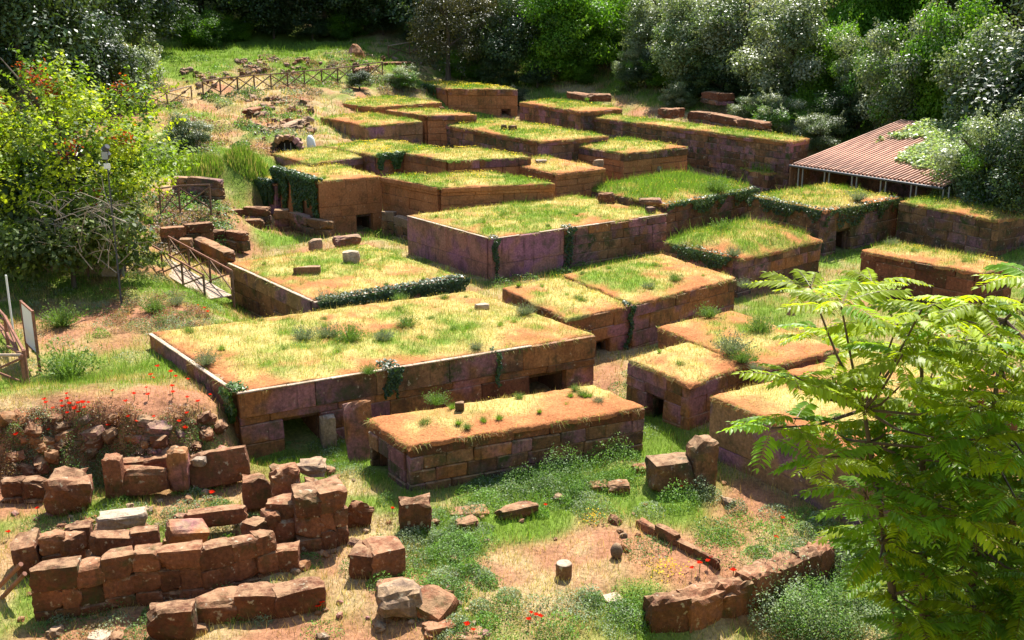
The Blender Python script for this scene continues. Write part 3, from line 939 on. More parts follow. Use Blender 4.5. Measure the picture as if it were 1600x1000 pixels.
tomb('17', (425, 240), (485, 256), (600, 240), 3.9, 'low grassy slab with short mauve side between ivy clad tomb and flowered terrace', cs((.5, 1.8, .02, 'a'), STD), (.2, 1, .9, .7), mats=PINK)
tomb('18', (505, 228), (590, 244), (700, 235), 4.1, 'flat terrace tomb streaked with yellow flowers and a hanging clump of ivy', cs((.5, 1.8, .02, 'a'), STD), (.15, .9, 1, 1.8))
tomb('19', (623, 237), (702, 252), (830, 246), 4.2, 'tomb with an orange front strip and a dark side, ringed by yellow flowers', cs((.5, 2.2, .03, 'a'), STD), (.2, .9, .9, 1.5), mats={**ORNG, 'a': M['tuff']})
tomb('20', (780, 252), (870, 272), (945, 263), 3.7, 'little orange earth topped tomb with carved cornice and rubble at its corner', cs((.22, 3, .1, 'a'), (.16, 3, .04, 'a'), (.4, 1.5, 0, 'b')), (1.3, 1, .3, .3), mats=ORNG)
tomb('21', (685, 193), (845, 222), (950, 213), 4.6, 'long flat tomb with two small dark stones standing on its grass', cs((.3, 2, .05, 'a'), OLD), (.35, .9, .9, .5), mats={**OLDM, 'a': M['tuff']})
tomb('22', (882, 225), (975, 240), (1075, 230), 4.1, 'square tomb with dark stained upper course above a smooth orange lower wall', cs((.5, 1.5, .04, 'c'), (.4, 2, 0, 'p')), (.5, .8, 1, .2), mats={**ORNG, 'c': M['tuff_old']})
tomb('23', (483, 155), (585, 168), (690, 160), 5.4, 'far tomb with a grooved orange side at the foot of the rubble slope', cs((.3, 2.5, .06, 'a'), (.3, 2.5, 0, 'a'), (.6, 2, 0, 'p')), (.2, .9, 1, .4), mats=ORNG)
tomb('24', (500, 183), (573, 197), (660, 190), 4.9, 'far tomb with bare orange edge and a bright green patch at its back', cs((.9, 2, .02, 'a'), (.6, 2, 0, 'b')), (.7, .8, .9, .1), mats={'a': M['plaster_old'], 'b': M['plaster_old'], 'p': M['plaster'], 'c': M['tuff']})
tomb('25', (603, 172), (668, 181), (745, 180), 5.3, 'far tomb with a dark shaded cornice and small chips of stone on its grass', cs((.35, 2.5, .08, 'a'), (.5, 2, 0, 'p')), (.5, .9, .8, .2), mats={**ORNG, 'a': M['tuff']})
tomb('26', (595, 125), (700, 139), (808, 140), 6.0, 'farthest tall tomb under the trees, with orange walls and a black square doorway', cs((.55, 2.6, .06, 'a'), (.9, 2.4, 0, 'p')), (.2, .8, 1, 1.2), mats={**ORNG, 'a': M['tuff']}, doorF=[(783, 798, 170)])
tomb('27', (812, 160), (912, 175), (972, 170), 5.4, 'pale streaked tomb wall beneath the bright green tree, orange earth edge on top', cs((.3, 1.8, .06, 'a'), (.55, 1.2, 0, 'c')), (.8, .8, .8, .2), mats={**OLDM, 'a': M['tuff']})
tomb('28', (915, 182), (1235, 222), (1264, 217), 4.9, 'very long tomb row with a smooth lawn top running to the shed', cs((.3, 2, .05, 'a'), (.42, 1.1, 0, 'c')), (.3, .9, 1.1, .2), mats={**OLDM, 'a': M['tuff']})
#@@PART2@@

# ------------------------------------------------------------------ small builders
def depth_m(p):
    """metres per photograph pixel at a place"""
    return (p[1] * math.cos(TH) + (CH - p[2]) * math.sin(TH)) / FPX


_rk = [0]
def stone(label, u0, v0, u1, v1, d=None, rz=None, tilt=(0, 0), mat='tuff_red', rough=.10, rd=.22, name='stone_block', cat='stone', group=None, zb=None, n=5):
    """a loose stone whose front foot is at ((u0+u1)/2, v1)"""
    b = G((u0 + u1) / 2, v1) if zb is None else P((u0 + u1) / 2, v1, zb)
    m = depth_m(b)
    w = (u1 - u0) * m
    d = d or w * .75
    dep = math.atan2(CH - b[2], b[1])
    h = max(.12, ((v1 - v0) * m - d * math.sin(dep)) / math.cos(dep))
    rz = rnd.uniform(-.3, .5) if rz is None else rz
    _rk[0] += 1
    me = rock_mesh(name, w * 1.0, d, h * 1.1, 100 + _rk[0], rough, rd * .6, n, (1.0, 1.45) if rd < .4 else (.85, 1.25))
    o = obj(name, me, M[mat], None, (b[0], b[1] + d * .5, b[2] + h * .5 - .03), (tilt[0], tilt[1], rz))
    return tag(o, label, cat, group)


def wall_of_stones(label, line, ztop, drop, d=.42, mat='tuff_red', low='tuff_red', split=.5, name='ruined_wall', group=None, rough=.075, seed=0):
    """a dry wall: line = picture points of the front top edge; every stone is a part"""
    pts = [P(u, v, ztop + dz) for (u, v, dz) in line]
    zb = min(g1(p[0], p[1]) for p in pts) - .1 if drop is None else ztop - drop
    o0 = np.array([pts[0][0], pts[0][1], zb])
    root = empty(name, o0, label, 'wall', group)
    root['kind'] = 'thing'
    k = 0
    for a, b in zip(pts[:-1], pts[1:]):
        e = (b - a)[:2]; L = np.linalg.norm(e); e = e / L
        nrm = np.array([e[1], -e[0]]); rz = math.atan2(e[1], e[0])
        zt = (a[2] + b[2]) / 2
        zt += rnd.uniform(-.08, .06); zz = zt; course = 0
        while zz > zb + .08:
            hh = min(split * rnd.uniform(.9, 1.1), zz - zb)
            if zz - zb - hh < .18: hh = zz - zb
            parts = [(0, L)] if course == 0 or L < .6 else [(0, L * rnd.uniform(.35, .65)), None]
            if parts[-1] is None: parts[-1] = (parts[0][1], L)
            for (p, q) in parts:
                k += 1
                me = rock_mesh('stone', q - p + .07, d + rnd.uniform(-.05, .12), hh - .004, seed * 57 + k + 900, rough, .09, 6, (1.1, 1.5))
                c = a[:2] + e * (p + q) / 2 - nrm * (d / 2 - rnd.uniform(-.02, .04))
                obj('stone', me, M[mat if course == 0 else low], root, (c[0] - o0[0], c[1] - o0[1], zz - hh / 2 - o0[2]),
                    (rnd.uniform(-.02, .02), rnd.uniform(-.015, .015), rz + rnd.uniform(-.02, .02)))
            zz -= hh; course += 1
    return root


# ------------------------------------------------------------------ ruins in front
wall_of_stones('low ring wall of worn red blocks curving round the small ruin', [(46, 893, 0), (120, 884, .02), (159, 877, .0), (208, 868, .0), (246, 864, .03), (313, 858, .03), (362, 852, -.06), (402, 842, -.03), (430, 833, 0)], 1.30, None, .42, seed=1)
wall_of_stones('inner wall of dark stones behind the ring wall', [(137, 836, 0), (205, 834, .05), (246, 828, .05)], 1.15, None, .35, seed=2)
stone('sunlit topped slab leaning at the end of the ring wall', 16, 828, 56, 905, d=.9, rz=.25, tilt=(.05, -.15), mat='tuff_red')
wall_of_stones('crumbling back wall of the small ruin', [(62, 846, 0), (98, 838, .03), (132, 826, -.03)], 1.05, None, .4, seed=12, rough=.12)
wall_of_stones('short cross wall joining the ring wall to the broken pier', [(398, 822, 0), (416, 806, .08), (436, 800, .1)], 1.1, None, .4, seed=13, rough=.12)
wall_of_stones('low stone lining at the foot of the scarp behind the red boulder', [(0, 752, 0), (34, 748, .02), (66, 750, -.02)], .95, None, .4, seed=14, rough=.14)
wall_of_stones('low dark retaining stones between the long flat stone and the scarp', [(186, 722, 0), (222, 716, .05), (262, 712, 0)], 1.1, None, .35, seed=15, rough=.14)
stone('dark upright block inside the small ruin', 100, 812, 140, 858, mat='tuff_red', zb=.5)
stone('rough block with a pale top lying behind the small ruin', 150, 793, 222, 826, d=.5, rz=.28, mat='pale_stone', zb=.6)
stone('tilted orange slab with a flat face beside the inner wall', 256, 808, 318, 852, d=.6, rz=.5, tilt=(.35, .2), mat='tuff', zb=.5)
stone('long low slab joining the tilted slab to an upright post stone', 290, 788, 382, 822, d=.4, rz=.3, mat='tuff_red', zb=.55)
stone('tall upright stone at the back of the broken pier', 378, 740, 422, 800, d=.5, rz=.2, mat='tuff_red', zb=.45)
wall_of_stones('broken pier of stacked red blocks, highest part of the small ruin', [(462, 775, 0), (500, 768, .03), (540, 760, .03)], 1.75, None, .75, split=.55, seed=3)
stone('jagged stone perched on the broken pier', 420, 722, 466, 775, d=.55, rz=.4, mat='tuff_red', rough=.2, zb=1.1)
stone('knobbly lichen spotted stone on top of the broken pier', 463, 712, 506, 744, d=.6, mat='grey_stone', rough=.2, zb=1.35)
stone('wide stone stepping down from the broken pier', 416, 768, 466, 812, d=.7, mat='tuff_red', zb=.95)
stone('red block below the broken pier, part buried in weeds', 418, 800, 468, 852, d=.6, rz=.1, mat='tuff_red', zb=.35)
stone('small squared block at the foot of the broken pier', 423, 848, 466, 896, d=.45, rz=.15, mat='tuff_red')
wall_of_stones('squared pair of lichened blocks standing alone on the dry grass', [(545, 862, 0), (580, 866, 0), (632, 855, 0)], .92, None, .8, split=.85, seed=4)
stone('upright weathered block with carved flutes in front of the narrow tomb', 622, 775, 672, 834, d=.5, rz=.15, mat='tuff_red', rough=.16)
stone('hooked broken stone beside the pier', 542, 782, 580, 826, d=.35, tilt=(.2, .3), mat='tuff_red', rough=.3, rd=.1)
wall_of_stones('short front row of three worn blocks in dry grass', [(303, 943, .0), (366, 937, .02), (432, 932, .06), (508, 918, .06)], .62, None, .6, split=.7, seed=5)
stone('big mossy block at the end of the short front row', 228, 938, 301, 1004, d=.55, rz=.1, mat='tuff_red', zb=.05)
stone('wedge of orange stone on the dry grass behind the front row', 318, 906, 358, 932, d=.35, rz=.6, tilt=(.3, 0), mat='tuff')
stone('flat dark stone beside the big mossy block', 246, 934, 292, 950, d=.4, mat='tuff_red')
stone('round grey boulder spotted with lichen in the rock heap', 590, 906, 656, 978, d=.75, rz=.3, mat='grey_stone', rd=.75, rough=.14)
stone('red slab sliding off the grey boulder', 640, 916, 706, 972, d=.8, rz=-.5, tilt=(.3, .25), mat='tuff_red')
stone('low red rock in the middle of the rock heap', 660, 964, 710, 994, d=.45, mat='tuff_red', rough=.18)
stone('broad red rock with a poppy beside it', 694, 978, 752, 1006, d=.5, mat='tuff_red', rough=.14)
stone('flat topped stone behind the grey boulder', 588, 900, 642, 922, d=.4, mat='tuff_red', zb=.35)
stone('lichen covered stone at the very bottom of the view', 132, 984, 166, 1006, d=.4, mat='pale_stone', rd=.5)
stone('small brown stone next to the lichen covered one', 168, 988, 190, 1004, d=.3, mat='tuff_red', rd=.5)
stone('flat pinkish slab lying in weeds below the narrow tomb', 700, 790, 762, 808, d=.55, rz=.1, mat='tuff', zb=.35)
stone('low dark rock among green weeds', 710, 806, 746, 832, d=.4, mat='tuff_red', rough=.18)
stone('long rough kerb stone in the weeds', 776, 784, 842, 812, d=.4, rz=.45, mat='tuff_red', rough=.16)
stone('dark cube of tuff with pale top on the grassy strip', 950, 748, 984, 774, d=.45, rz=.1, mat='tuff_red')
stone('flat pale red stone against the dark cube', 922, 748, 952, 768, d=.5, mat='tuff', rz=.2)
stone('red stone at the corner of the narrow tomb', 990, 722, 1016, 742, d=.4, mat='tuff_red')
stone('broad mossy block lying at the foot of the plastered wall', 1014, 708, 1082, 772, d=.8, rz=.25, mat='tuff_old', rough=.12)
stone('upright dark block against the plastered wall', 1078, 680, 1118, 766, d=.7, rz=.3, mat='tuff_old')
stone('pale broken slab at the weedy edge of the bare floor', 944, 932, 972, 946, d=.35, rz=.3, mat='pale_stone')
stone('half buried round stone on the bare floor', 700, 866, 714, 880, d=.25, mat='tuff_red', rd=.7)

wall_of_stones('red earth and block wall along the outer edge of the bare floor', [(1020, 944, -.02), (1078, 936, -.03), (1129, 917, .02), (1174, 906, .05), (1222, 890, .0), (1256, 874, .0), (1286, 862, .03), (1312, 848, .0)], .50, 1.25, .55, split=1.4, seed=6, rough=.16)
wall_of_stones('thin kerb of red stones dividing the two bare floors', [(996, 806, 0), (1024, 822, 0), (1054, 838, 0), (1082, 852, 0), (1120, 872, 0)], .54, .4, .16, split=.5, name='stone_kerb', seed=7, rough=.1)

# the drum and the egg shaped marker on the bare floor
b = G(881, 900); m_ = depth_m(b)
root = empty('stone_drum', b, 'sunlit flat topped cylinder of stone standing on the bare floor', 'stone drum')
mb = MB(); r_ = .19
mb.tube([(0, 0, -.05), (0, 0, .30), (0, 0, .325)], [r_, r_, r_ * .95], 20)
mb.obj('drum', M['tuff_old'], root)
mb = MB(); mb.tube([(0, 0, .326), (0, 0, .334)], [r_ * .94, r_ * .9], 20); mb.obj('sunlit_top', M['pale_stone'], root)  # paler disc paints sunlight onto the drum's top
b = G(963, 872)
mb = MB(); mb.tube([(0, 0, -.04), (0, 0, .04), (0, 0, .09), (0, 0, .2), (0, 0, .3), (0, 0, .37), (0, 0, .40)], [.11, .115, .14, .155, .12, .06, .01], 14)
tag(mb.obj('marker_stone', M['grey_stone'], None, True, loc=b), 'egg shaped stone marker on the bare floor near the drum', 'marker stone')

# bank, scarp and the stones set in it
stone('rough red boulder sticking out of the scarp', 66, 728, 132, 802, d=.9, rz=.4, tilt=(.2, .15), mat='tuff_red', rough=.2, zb=.45)
stone('squared upright stone set in the scarp between boulder and long slab', 163, 708, 192, 776, d=.5, rz=.1, mat='tuff_red', zb=.4)
stone('long flat stone lying in shade at the foot of the scarp', 190, 726, 262, 772, d=.4, rz=.08, mat='tuff_red', zb=.4)
stone('pale upright stone beside the tilted dark slab', 262, 698, 294, 766, d=.45, rz=.1, mat='tuff', zb=.45)
stone('large dark slab tilted against the bank', 294, 700, 386, 758, d=.5, rz=.2, tilt=(-.25, -.1), mat='tuff_red', rough=.06, zb=.45)
stone('round white stone resting on the tilted dark slab', 296, 710, 320, 728, d=.3, mat='pale_stone', rd=.7, zb=1.1)
stone('tall slab leaning against the largest tomb beside its doorway', 540, 632, 584, 720, d=.22, rz=.42, tilt=(-.18, .0), mat='tuff', rough=.04, rd=.1)
stone('blocks fallen inside the doorway of the largest tomb', 500, 648, 524, 700, d=.35, rz=.4, mat='pale_stone', rough=.06)

# stones standing on the tombs
zt = TOMBS['2']['z'] + .08
stone('flat rectangular dark block lying on the square tomb', 458, 414, 500, 430, d=.35, rz=.1, mat='tuff_old', rough=.03, rd=.05, zb=zt)
stone('round pale domed stone standing on the square tomb', 534, 390, 560, 413, d=.55, mat='pale_stone', rd=.8, rough=.05, zb=zt, name='marker_stone')
stone('small reddish stone among tufts on the largest tomb', 742, 472, 764, 486, d=.3, mat='pale_stone', rd=.5, zb=2.3)
stone('small dark pointed marker standing on the narrow tomb', 711, 625, 725, 645, d=.2, rz=0, mat='tuff_old', rd=.45, rough=.05, zb=1.84, name='marker_stone')
stone('dark red rock at the back corner of the pink plastered tomb', 936, 300, 960, 319, d=.6, mat='tuff_red', zb=2.68, rough=.15)
stone('small dark rock on the edge of the pink plastered tomb', 1010, 322, 1024, 333, d=.4, mat='tuff_old', zb=2.66)
stone('mossy rock by the corner of the lush green ruin', 1000, 308, 1034, 320, d=.6, mat='tuff_old', zb=2.6, rd=.5)
stone('first of two dark stones on the long flat tomb', 783, 194, 792, 204, d=.4, mat='tuff_old', zb=4.68, n=3)
stone('second of two dark stones on the long flat tomb, nearer its street', 795, 195, 807, 205, d=.4, mat='tuff_old', zb=4.68, n=3)
stone('pale cylinder of stone among feathery leaves on the shrubby tomb', 1231, 480, 1244, 492, d=.2, mat='pale_stone', rd=.3, zb=2.18, n=4)
for i, (u, v, w, h, zz, mt) in enumerate([(846, 256, 18, 8, 3.78, 'pale_stone'), (935, 262, 16, 14, 3.6, 'grey_stone'), (1027, 268, 14, 10, 2.7, 'pale_stone'), (1055, 264, 12, 8, 2.7, 'pale_stone'), (1003, 283, 14, 5, 2.62, 'pale_stone'),
                                          (972, 291, 12, 6, 2.6, 'grey_stone'), (1092, 287, 16, 6, 2.62, 'pale_stone'), (1195, 265, 14, 8, 2.9, 'grey_stone'), (690, 171, 8, 5, 5.4, 'tuff_red'), (657, 168, 8, 4, 5.4, 'tuff_red')]):
    stone('small loose stone lying on a far tomb top', u - w / 2, v - h, u + w / 2, v, d=w * .035, mat=mt, zb=zz, group='small stones on far tomb tops', name='loose_stone', n=3, rd=.35)

# ------------------------------------------------------------------ half buried walls west of the tombs
W2 = [('long beam like stone row running down beside the footbridge', [(252, 356, 0), (290, 353, 0), (332, 349, 0)], 2.3, .9), ('slanting row of pinkish blocks above the pit', [(303, 371, 0), (330, 384, 0), (350, 395, 0)], 1.75, 1.2),
      ('row of red blocks in the pit under the streaked tomb', [(347, 328, 0), (380, 325, 0), (418, 326, 0)], 2.0, 1.3), ('second pit row of red blocks, one step lower', [(380, 344, 0), (412, 342, 0)], 1.5, 1.0),
      ('dark mossy block wall against the ivy clad tomb', [(428, 325, .3), (450, 330, .1), (478, 340, 0), (512, 345, 0)], 1.55, 1.2), ('short pale wall end above the footbridge', [(280, 372, 0), (296, 372, 0)], 2.0, .8),
      ('low wall with a pale plaster face beside the grassy bank', [(268, 274, 0), (290, 276, 0), (340, 278, .1)], 3.75, 1.2),
      ('row of tumbled blocks at the rim of the pit', [(322, 362, 0), (350, 361, 0), (378, 365, 0)], 1.6, 1.0)]
for i, (lb, line, zt, dr) in enumerate(W2):
    wall_of_stones(lb, line, zt, dr, .5, seed=20 + i, mat=['tuff_red', 'tuff', 'tuff_red', 'tuff_red', 'tuff_old', 'tuff_old', 'tuff_old', 'tuff_red'][i], low='tuff_old', rough=.08)
stone('flat dark paving stone in front of the square tomb', 520, 366, 562, 384, d=.7, mat='tuff_old', zb=.7)
stone('small pale step stone behind the square tomb', 482, 372, 502, 392, d=.5, mat='grey_stone', zb=.6)
wall_of_stones('wall of grey blocks below the smooth orange front', [(596, 330, 0), (615, 334, -.1), (640, 345, -.2)], 1.9, 1.5, .4, mat='grey_stone', low='tuff_old', seed=31)
for i, (lb, line, zt, dr) in enumerate([('low broken wall behind the lawn topped row', [(1028, 168, 0), (1050, 170, 0), (1072, 167, 0)], 5.6, .8), ('pale low wall under the glossy trees', [(1095, 142, 0), (1122, 146, 0), (1148, 146, 0)], 6.3, 1.0),
                                        ('overgrown wall along the back of the lawn topped row', [(1075, 172, 0), (1110, 176, 0), (1150, 184, 0), (1190, 190, 0)], 5.4, .9), ('grassy ledge of stones under the bright green tree', [(885, 142, 0), (920, 148, 0), (955, 148, 0)], 6.0, .6)]):
    wall_of_stones(lb, line, zt, dr, .9, seed=40 + i, mat='tuff_red', low='tuff_old', rough=.1, split=.6)

for i, (lb, ln_) in enumerate([
                               ('short terrace wall of rubble above the dark vault', ((392, 172), (428, 163), (466, 156))), ('rubble terrace edge beside the far tombs with orange sides', ((420, 200), (450, 194), (480, 184))), ('stone edge running under the bent pale rail fence', ((560, 108), (600, 100), (648, 94)))]):
    wall_of_stones(lb, [(u, v, G(u, v, 55)[2] + .12 + rnd.uniform(-.1, .12)) for u, v in ln_], 0, None, .7, seed=60 + i, mat=('tuff_red', 'grey_stone')[i % 2], low='tuff_old', rough=.16, split=.5)
# rubble on the far slope: nothing tells these stones apart
spots = []
for (u0, v0, u1, v1, n) in ((370, 92, 485, 118, 62), (285, 110, 370, 150, 30), (385, 150, 490, 210, 70), (500, 85, 600, 110, 16), (600, 80, 690, 110, 18), (250, 320, 360, 400, 22), (410, 195, 440, 240, 10)):
    for k in range(n): spots.append((rnd.uniform(u0, u1), rnd.uniform(v0, v1)))
rk = [rock_mesh('rubble_stone', 1, .8, .7, 500 + k, .2, .35, 3) for k in range(8)]
for i, (u, v) in enumerate(spots):
    p = G(u, v, 45)
    s = rnd.uniform(.2, .6) * (1.15 if p[1] > 75 else .7)
    o = obj('rubble_stone', rk[i % 8], M[('tuff_red', 'grey_stone', 'tuff_old', 'grey_stone')[i % 4]], None, (p[0], p[1], p[2] + s * .15), (rnd.uniform(-.4, .4), rnd.uniform(-.4, .4), rnd.uniform(0, 6)), (s, s, s))
    tag(o, 'broken red stone in the rubble strewn over the far slope', 'stone', 'rubble stones on the slope')
spots = [(G(rnd.uniform(a, c), rnd.uniform(b_, d)), 0) for (a, b_, c, d, n) in ((20, 780, 420, 1000, 60), (90, 815, 420, 850, 40), (380, 720, 560, 900, 40), (560, 890, 760, 1000, 30), (480, 740, 640, 1000, 20), (640, 760, 1000, 860, 16), (0, 650, 340, 790, 26), (980, 700, 1200, 850, 8)) for k in range(n)]
for i, (p, _) in enumerate(spots):
    s = rnd.uniform(.1, .2) if rnd.random() < .7 else rnd.uniform(.2, .42)
    o = obj('loose_stone', rk[i % 8], M[('tuff_red', 'tuff', 'grey_stone')[i % 3]], None, (p[0], p[1], p[2] + s * .1), (rnd.uniform(-.4, .4), rnd.uniform(-.4, .4), rnd.uniform(0, 6)), (s, s, s))
    tag(o, 'small loose tuff stone scattered round the ruins in front', 'stone', 'small loose stones round the ruins')
for i in range(64):
    p = G(rnd.uniform(-5, 345), rnd.uniform(648, 750))
    s = rnd.uniform(.18, .62)
    o = obj('scarp_stone', rk[i % 8], M[('tuff_red', 'tuff_red', 'tuff_old', 'tuff')[i % 4]], None, (p[0], p[1] + s * .1, p[2]), (rnd.uniform(-.6, .6), rnd.uniform(-.6, .6), rnd.uniform(0, 6)), (s * 1.2, s, s))
    tag(o, 'rough red stone jutting from the weedy scarp under the poppies', 'stone', 'stones jutting from the scarp')
p = G(555, 88, 60)
mb = MB(); mb.tube([(0, 0, -.3), (.1, 0, .35), (0, .1, .8), (.05, 0, 1.15), (.1, 0, 1.25)], [1.15, .85, .6, .3, .06], 9)
tag(mb.obj('pointed_stone', M['tuff'], None, loc=p), 'pointed brown rock standing alone on the ridge by the wood', 'rock')

# ------------------------------------------------------------------ vault and white cone on the slope
p = G(450, 243, 60)
root = empty('vault', p, 'dark little vault with an iron cross frame dug into the slope', 'vault')
k = (1.75)
n_ = 9
for i in range(n_):
    a = math.pi * (i + .5) / n_
    me, sc = block_mesh(.5, .6, .3)
    obj('arch_stone', me, M['tuff_old'], root, (-math.cos(a) * .95, 0, .25 + math.sin(a) * .95), (0, math.pi / 2 - a + math.pi / 2 + math.pi / 2, 0), (sc[0] * .75, sc[1], sc[2]))
mb = MB(); mb.tube([(0, .35, -.2), (0, .40, -.2 + .001)], .01, 3)
mb = MB(); mb.prism([(-.9, .25), (.9, .25), (.9, .32), (-.9, .32)], -.3, 1.1); mb.obj('shade_panel', M['vault_shade'], root)  # flat black panel paints the shade within the arch
mb = MB(); mb.tube([(-.4, .1, .35), (.4, .1, .35)], .03, 5); mb.obj('bar', M['metal'], root)
for x in (-.2, .2):
    mb = MB(); mb.tube([(x, .1, -.2), (x, .1, .8)], .03, 5); mb.obj('bar', M['metal'], root)
p = P(487, 237, g1(*G(487, 237, 60)[:2]))
mb = MB(); mb.tube([(0, 0, -.2), (0, 0, .4), (-.05, 0, .8), (-.12, 0, 1.0), (-.2, 0, 1.06)], [.32, .31, .28, .2, .06], 12)
tag(mb.obj('white_cone', M['white'], None, True, loc=G(487, 237, 60)), 'white rounded post like cover beside the dark vault', 'cover')

# ------------------------------------------------------------------ fences
def bar(root, name, a, b, r, mat, o):
    mb = MB(); mb.tube([np.array(a) - o, np.array(b) - o], r, 6)
    return mb.obj(name, mat, root)


def fence(label, base, h, r=.05, mat='wood', braces=True, rail='wood', mid=False, group=None):
    base = [np.array(q, float) for q in base]
    o = base[0]
    root = empty('wooden_fence', o, label, 'fence', group)
    up = np.array([0, 0, h])
    for q in base: bar(root, 'post', q - [0, 0, .3], q + up * 1.02, r * 1.15, M[mat], o)
    for a, b in zip(base[:-1], base[1:]):
        bar(root, 'rail', a + up, b + up, r, M[rail], o)
        if mid: bar(root, 'rail', a + up * .5, b + up * .5, r * .9, M[mat], o)
        if braces:
            w = np.array([0, r * 1.6, 0])
            bar(root, 'brace', a + up * .1 - w, b + up * .92 - w, r * .8, M[mat], o)
            bar(root, 'brace', b + up * .1 + w, a + up * .92 + w, r * .8, M[mat], o)
    return root


pts = []
for (u, v) in [(318, 152), (345, 147), (372, 144), (398, 141), (424, 139), (450, 137), (476, 134), (503, 131), (528, 128), (552, 125), (576, 121), (598, 118)]:
    pts.append(G(u, v, 60))
fence('long rustic fence with crossed braces along the slope path', pts, 1.25, .06)
fence('pale topped rail fence beside the dark bush on the slope', [G(u, v, 60) for (u, v) in ((185, 175), (228, 170), (262, 166), (300, 156))], 1.1, .05, rail='wood_pale')
fence('bent pale rail fence climbing to the edge of the wood', [G(u, v, 60) for (u, v) in ((607, 92), (640, 86), (668, 80))], 1.3, .06, rail='wood_pale')
fence('dark rustic fence with crossed braces beside the streaked tomb', [P(u, v, 2.3) for (u, v) in ((252, 338), (282, 333), (330, 331))], 1.5, .05)
# fence and notice board at the edge of the bank
q = [P(-40, 480, 2.0), P(14, 545, 1.9), P(44, 604, 1.85)]
root = fence('heavy brown fence with sloping rails beside the notice board', q, 1.15, .055, mat='wood_red', rail='wood_red', mid=True)
q = [P(-60, 606, 1.85), P(40, 606, 1.85)]
fence('low rail fence meeting the heavy brown one at the bank edge', q, 1.05, .05, mat='wood_red', rail='wood_pale')
a, b = P(43, 531, 2.45), P(57, 556, 2.45)
root = empty('notice_board', (a + b) / 2 * np.array([1, 1, 0]) + np.array([0, 0, 1.8]), 'white notice board in a brown wooden frame at the bank edge', 'notice board')
o = np.array(root.location)
e = (b - a); L = np.linalg.norm(e); e /= L; rz = math.atan2(e[1], e[0])
L = 1.45; rz = math.radians(-54)
c = (a + b) / 2
def lbox(name, x0, x1, y0, y1, z0, z1, mat):
    mb = MB(); mb.box(x0, y0, z0, x1, y1, z1)
    return mb.obj(name, mat, root, loc=(c[0] - o[0], c[1] - o[1], 2.45 - o[2]), rot=(0, 0, rz))
lbox('board', -L / 2, L / 2, -.015, .015, 0, 1.35, M['white'])
for n_, bx in (('frame_bar', (-L / 2 - .03, L / 2 + .03, -.03, .03, -.06, 0)), ('frame_bar', (-L / 2 - .03, L / 2 + .03, -.03, .03, 1.35, 1.41)), ('post', (-L / 2 - .09, -L / 2 - .003, -.04, .04, -.9, 1.42)), ('post', (L / 2 + .003, L / 2 + .09, -.04, .04, -.9, 1.42))):
    lbox(n_, *bx, M['wood_red'])
mb = MB(); mb.tube([(0, 0, -.2), (0, 0, 2.1)], .035, 6)
tag(mb.obj('white_post', M['white'], None, loc=P(21, 520, 2.0)), 'thin pale post behind the heavy brown fence', 'post')

# footbridge
A, B = P(246, 408, 1.6), P(343, 466, 1.35)
root = empty('footbridge', A * [1, 1, 0] + [0, 0, 1.0], 'wooden footbridge with crossed railings dropping to the pit', 'footbridge')
o = np.array(root.location)
e = (B - A); L = np.linalg.norm(e); e /= L; sd = np.cross(e, [0, 0, 1.]); sd /= np.linalg.norm(sd)
up = np.cross(sd, e)
for k in range(6):
    s0 = -.55 + k * .19
    mb = MB()
    cc = [A + sd * s0, A + sd * (s0 + .17), B + sd * (s0 + .17), B + sd * s0]
    t = np.array([0, 0, .05])
    mb.add([q - o for q in cc] + [q + t - o for q in cc], [(3, 2, 1, 0), (4, 5, 6, 7), (0, 1, 5, 4), (1, 2, 6, 5), (2, 3, 7, 6), (3, 0, 4, 7)])
    mb.obj('plank', M['wood_pale'], root)
for sgn in (-.62, .62):
    n_ = 4
    ps = [A + e * (L * i / (n_ - 1)) + sd * sgn for i in range(n_)]
    for q in ps: bar(root, 'post', q - [0, 0, .5], q + [0, 0, 1.1], .05, M['wood'], o)
    for a_, b_ in zip(ps[:-1], ps[1:]):
        bar(root, 'handrail', a_ + [0, 0, 1.1], b_ + [0, 0, 1.1], .045, M['wood_red'], o)
        bar(root, 'brace', a_ + [0, 0, .1] + sd * .05, b_ + [0, 0, 1.0] + sd * .05, .035, M['wood'], o)
        bar(root, 'brace', b_ + [0, 0, .1] - sd * .05, a_ + [0, 0, 1.0] - sd * .05, .035, M['wood'], o)
for s0 in (-.5, .5):
    bar(root, 'beam', A + sd * s0 - [0, 0, .08], B + sd * s0 - [0, 0, .08], .07, M['wood'], o)

a, b = P(-6, 940, .1), P(30, 868, .1)
for k, (q, t) in enumerate(((P(2, 935, .1), P(24, 905, .9)), (P(-10, 925, .1), P(18, 890, 1.1)))):
    mb = MB(); mb.tube([q - q, t - q + [.1, .25, .0]], .055, 7)
    tag(mb.obj('wooden_pole', M['wood_red'], None, loc=q), ['brown pole leaning on the end of the ring wall', 'second brown pole behind the one leaning on the ring wall'][k], 'pole')
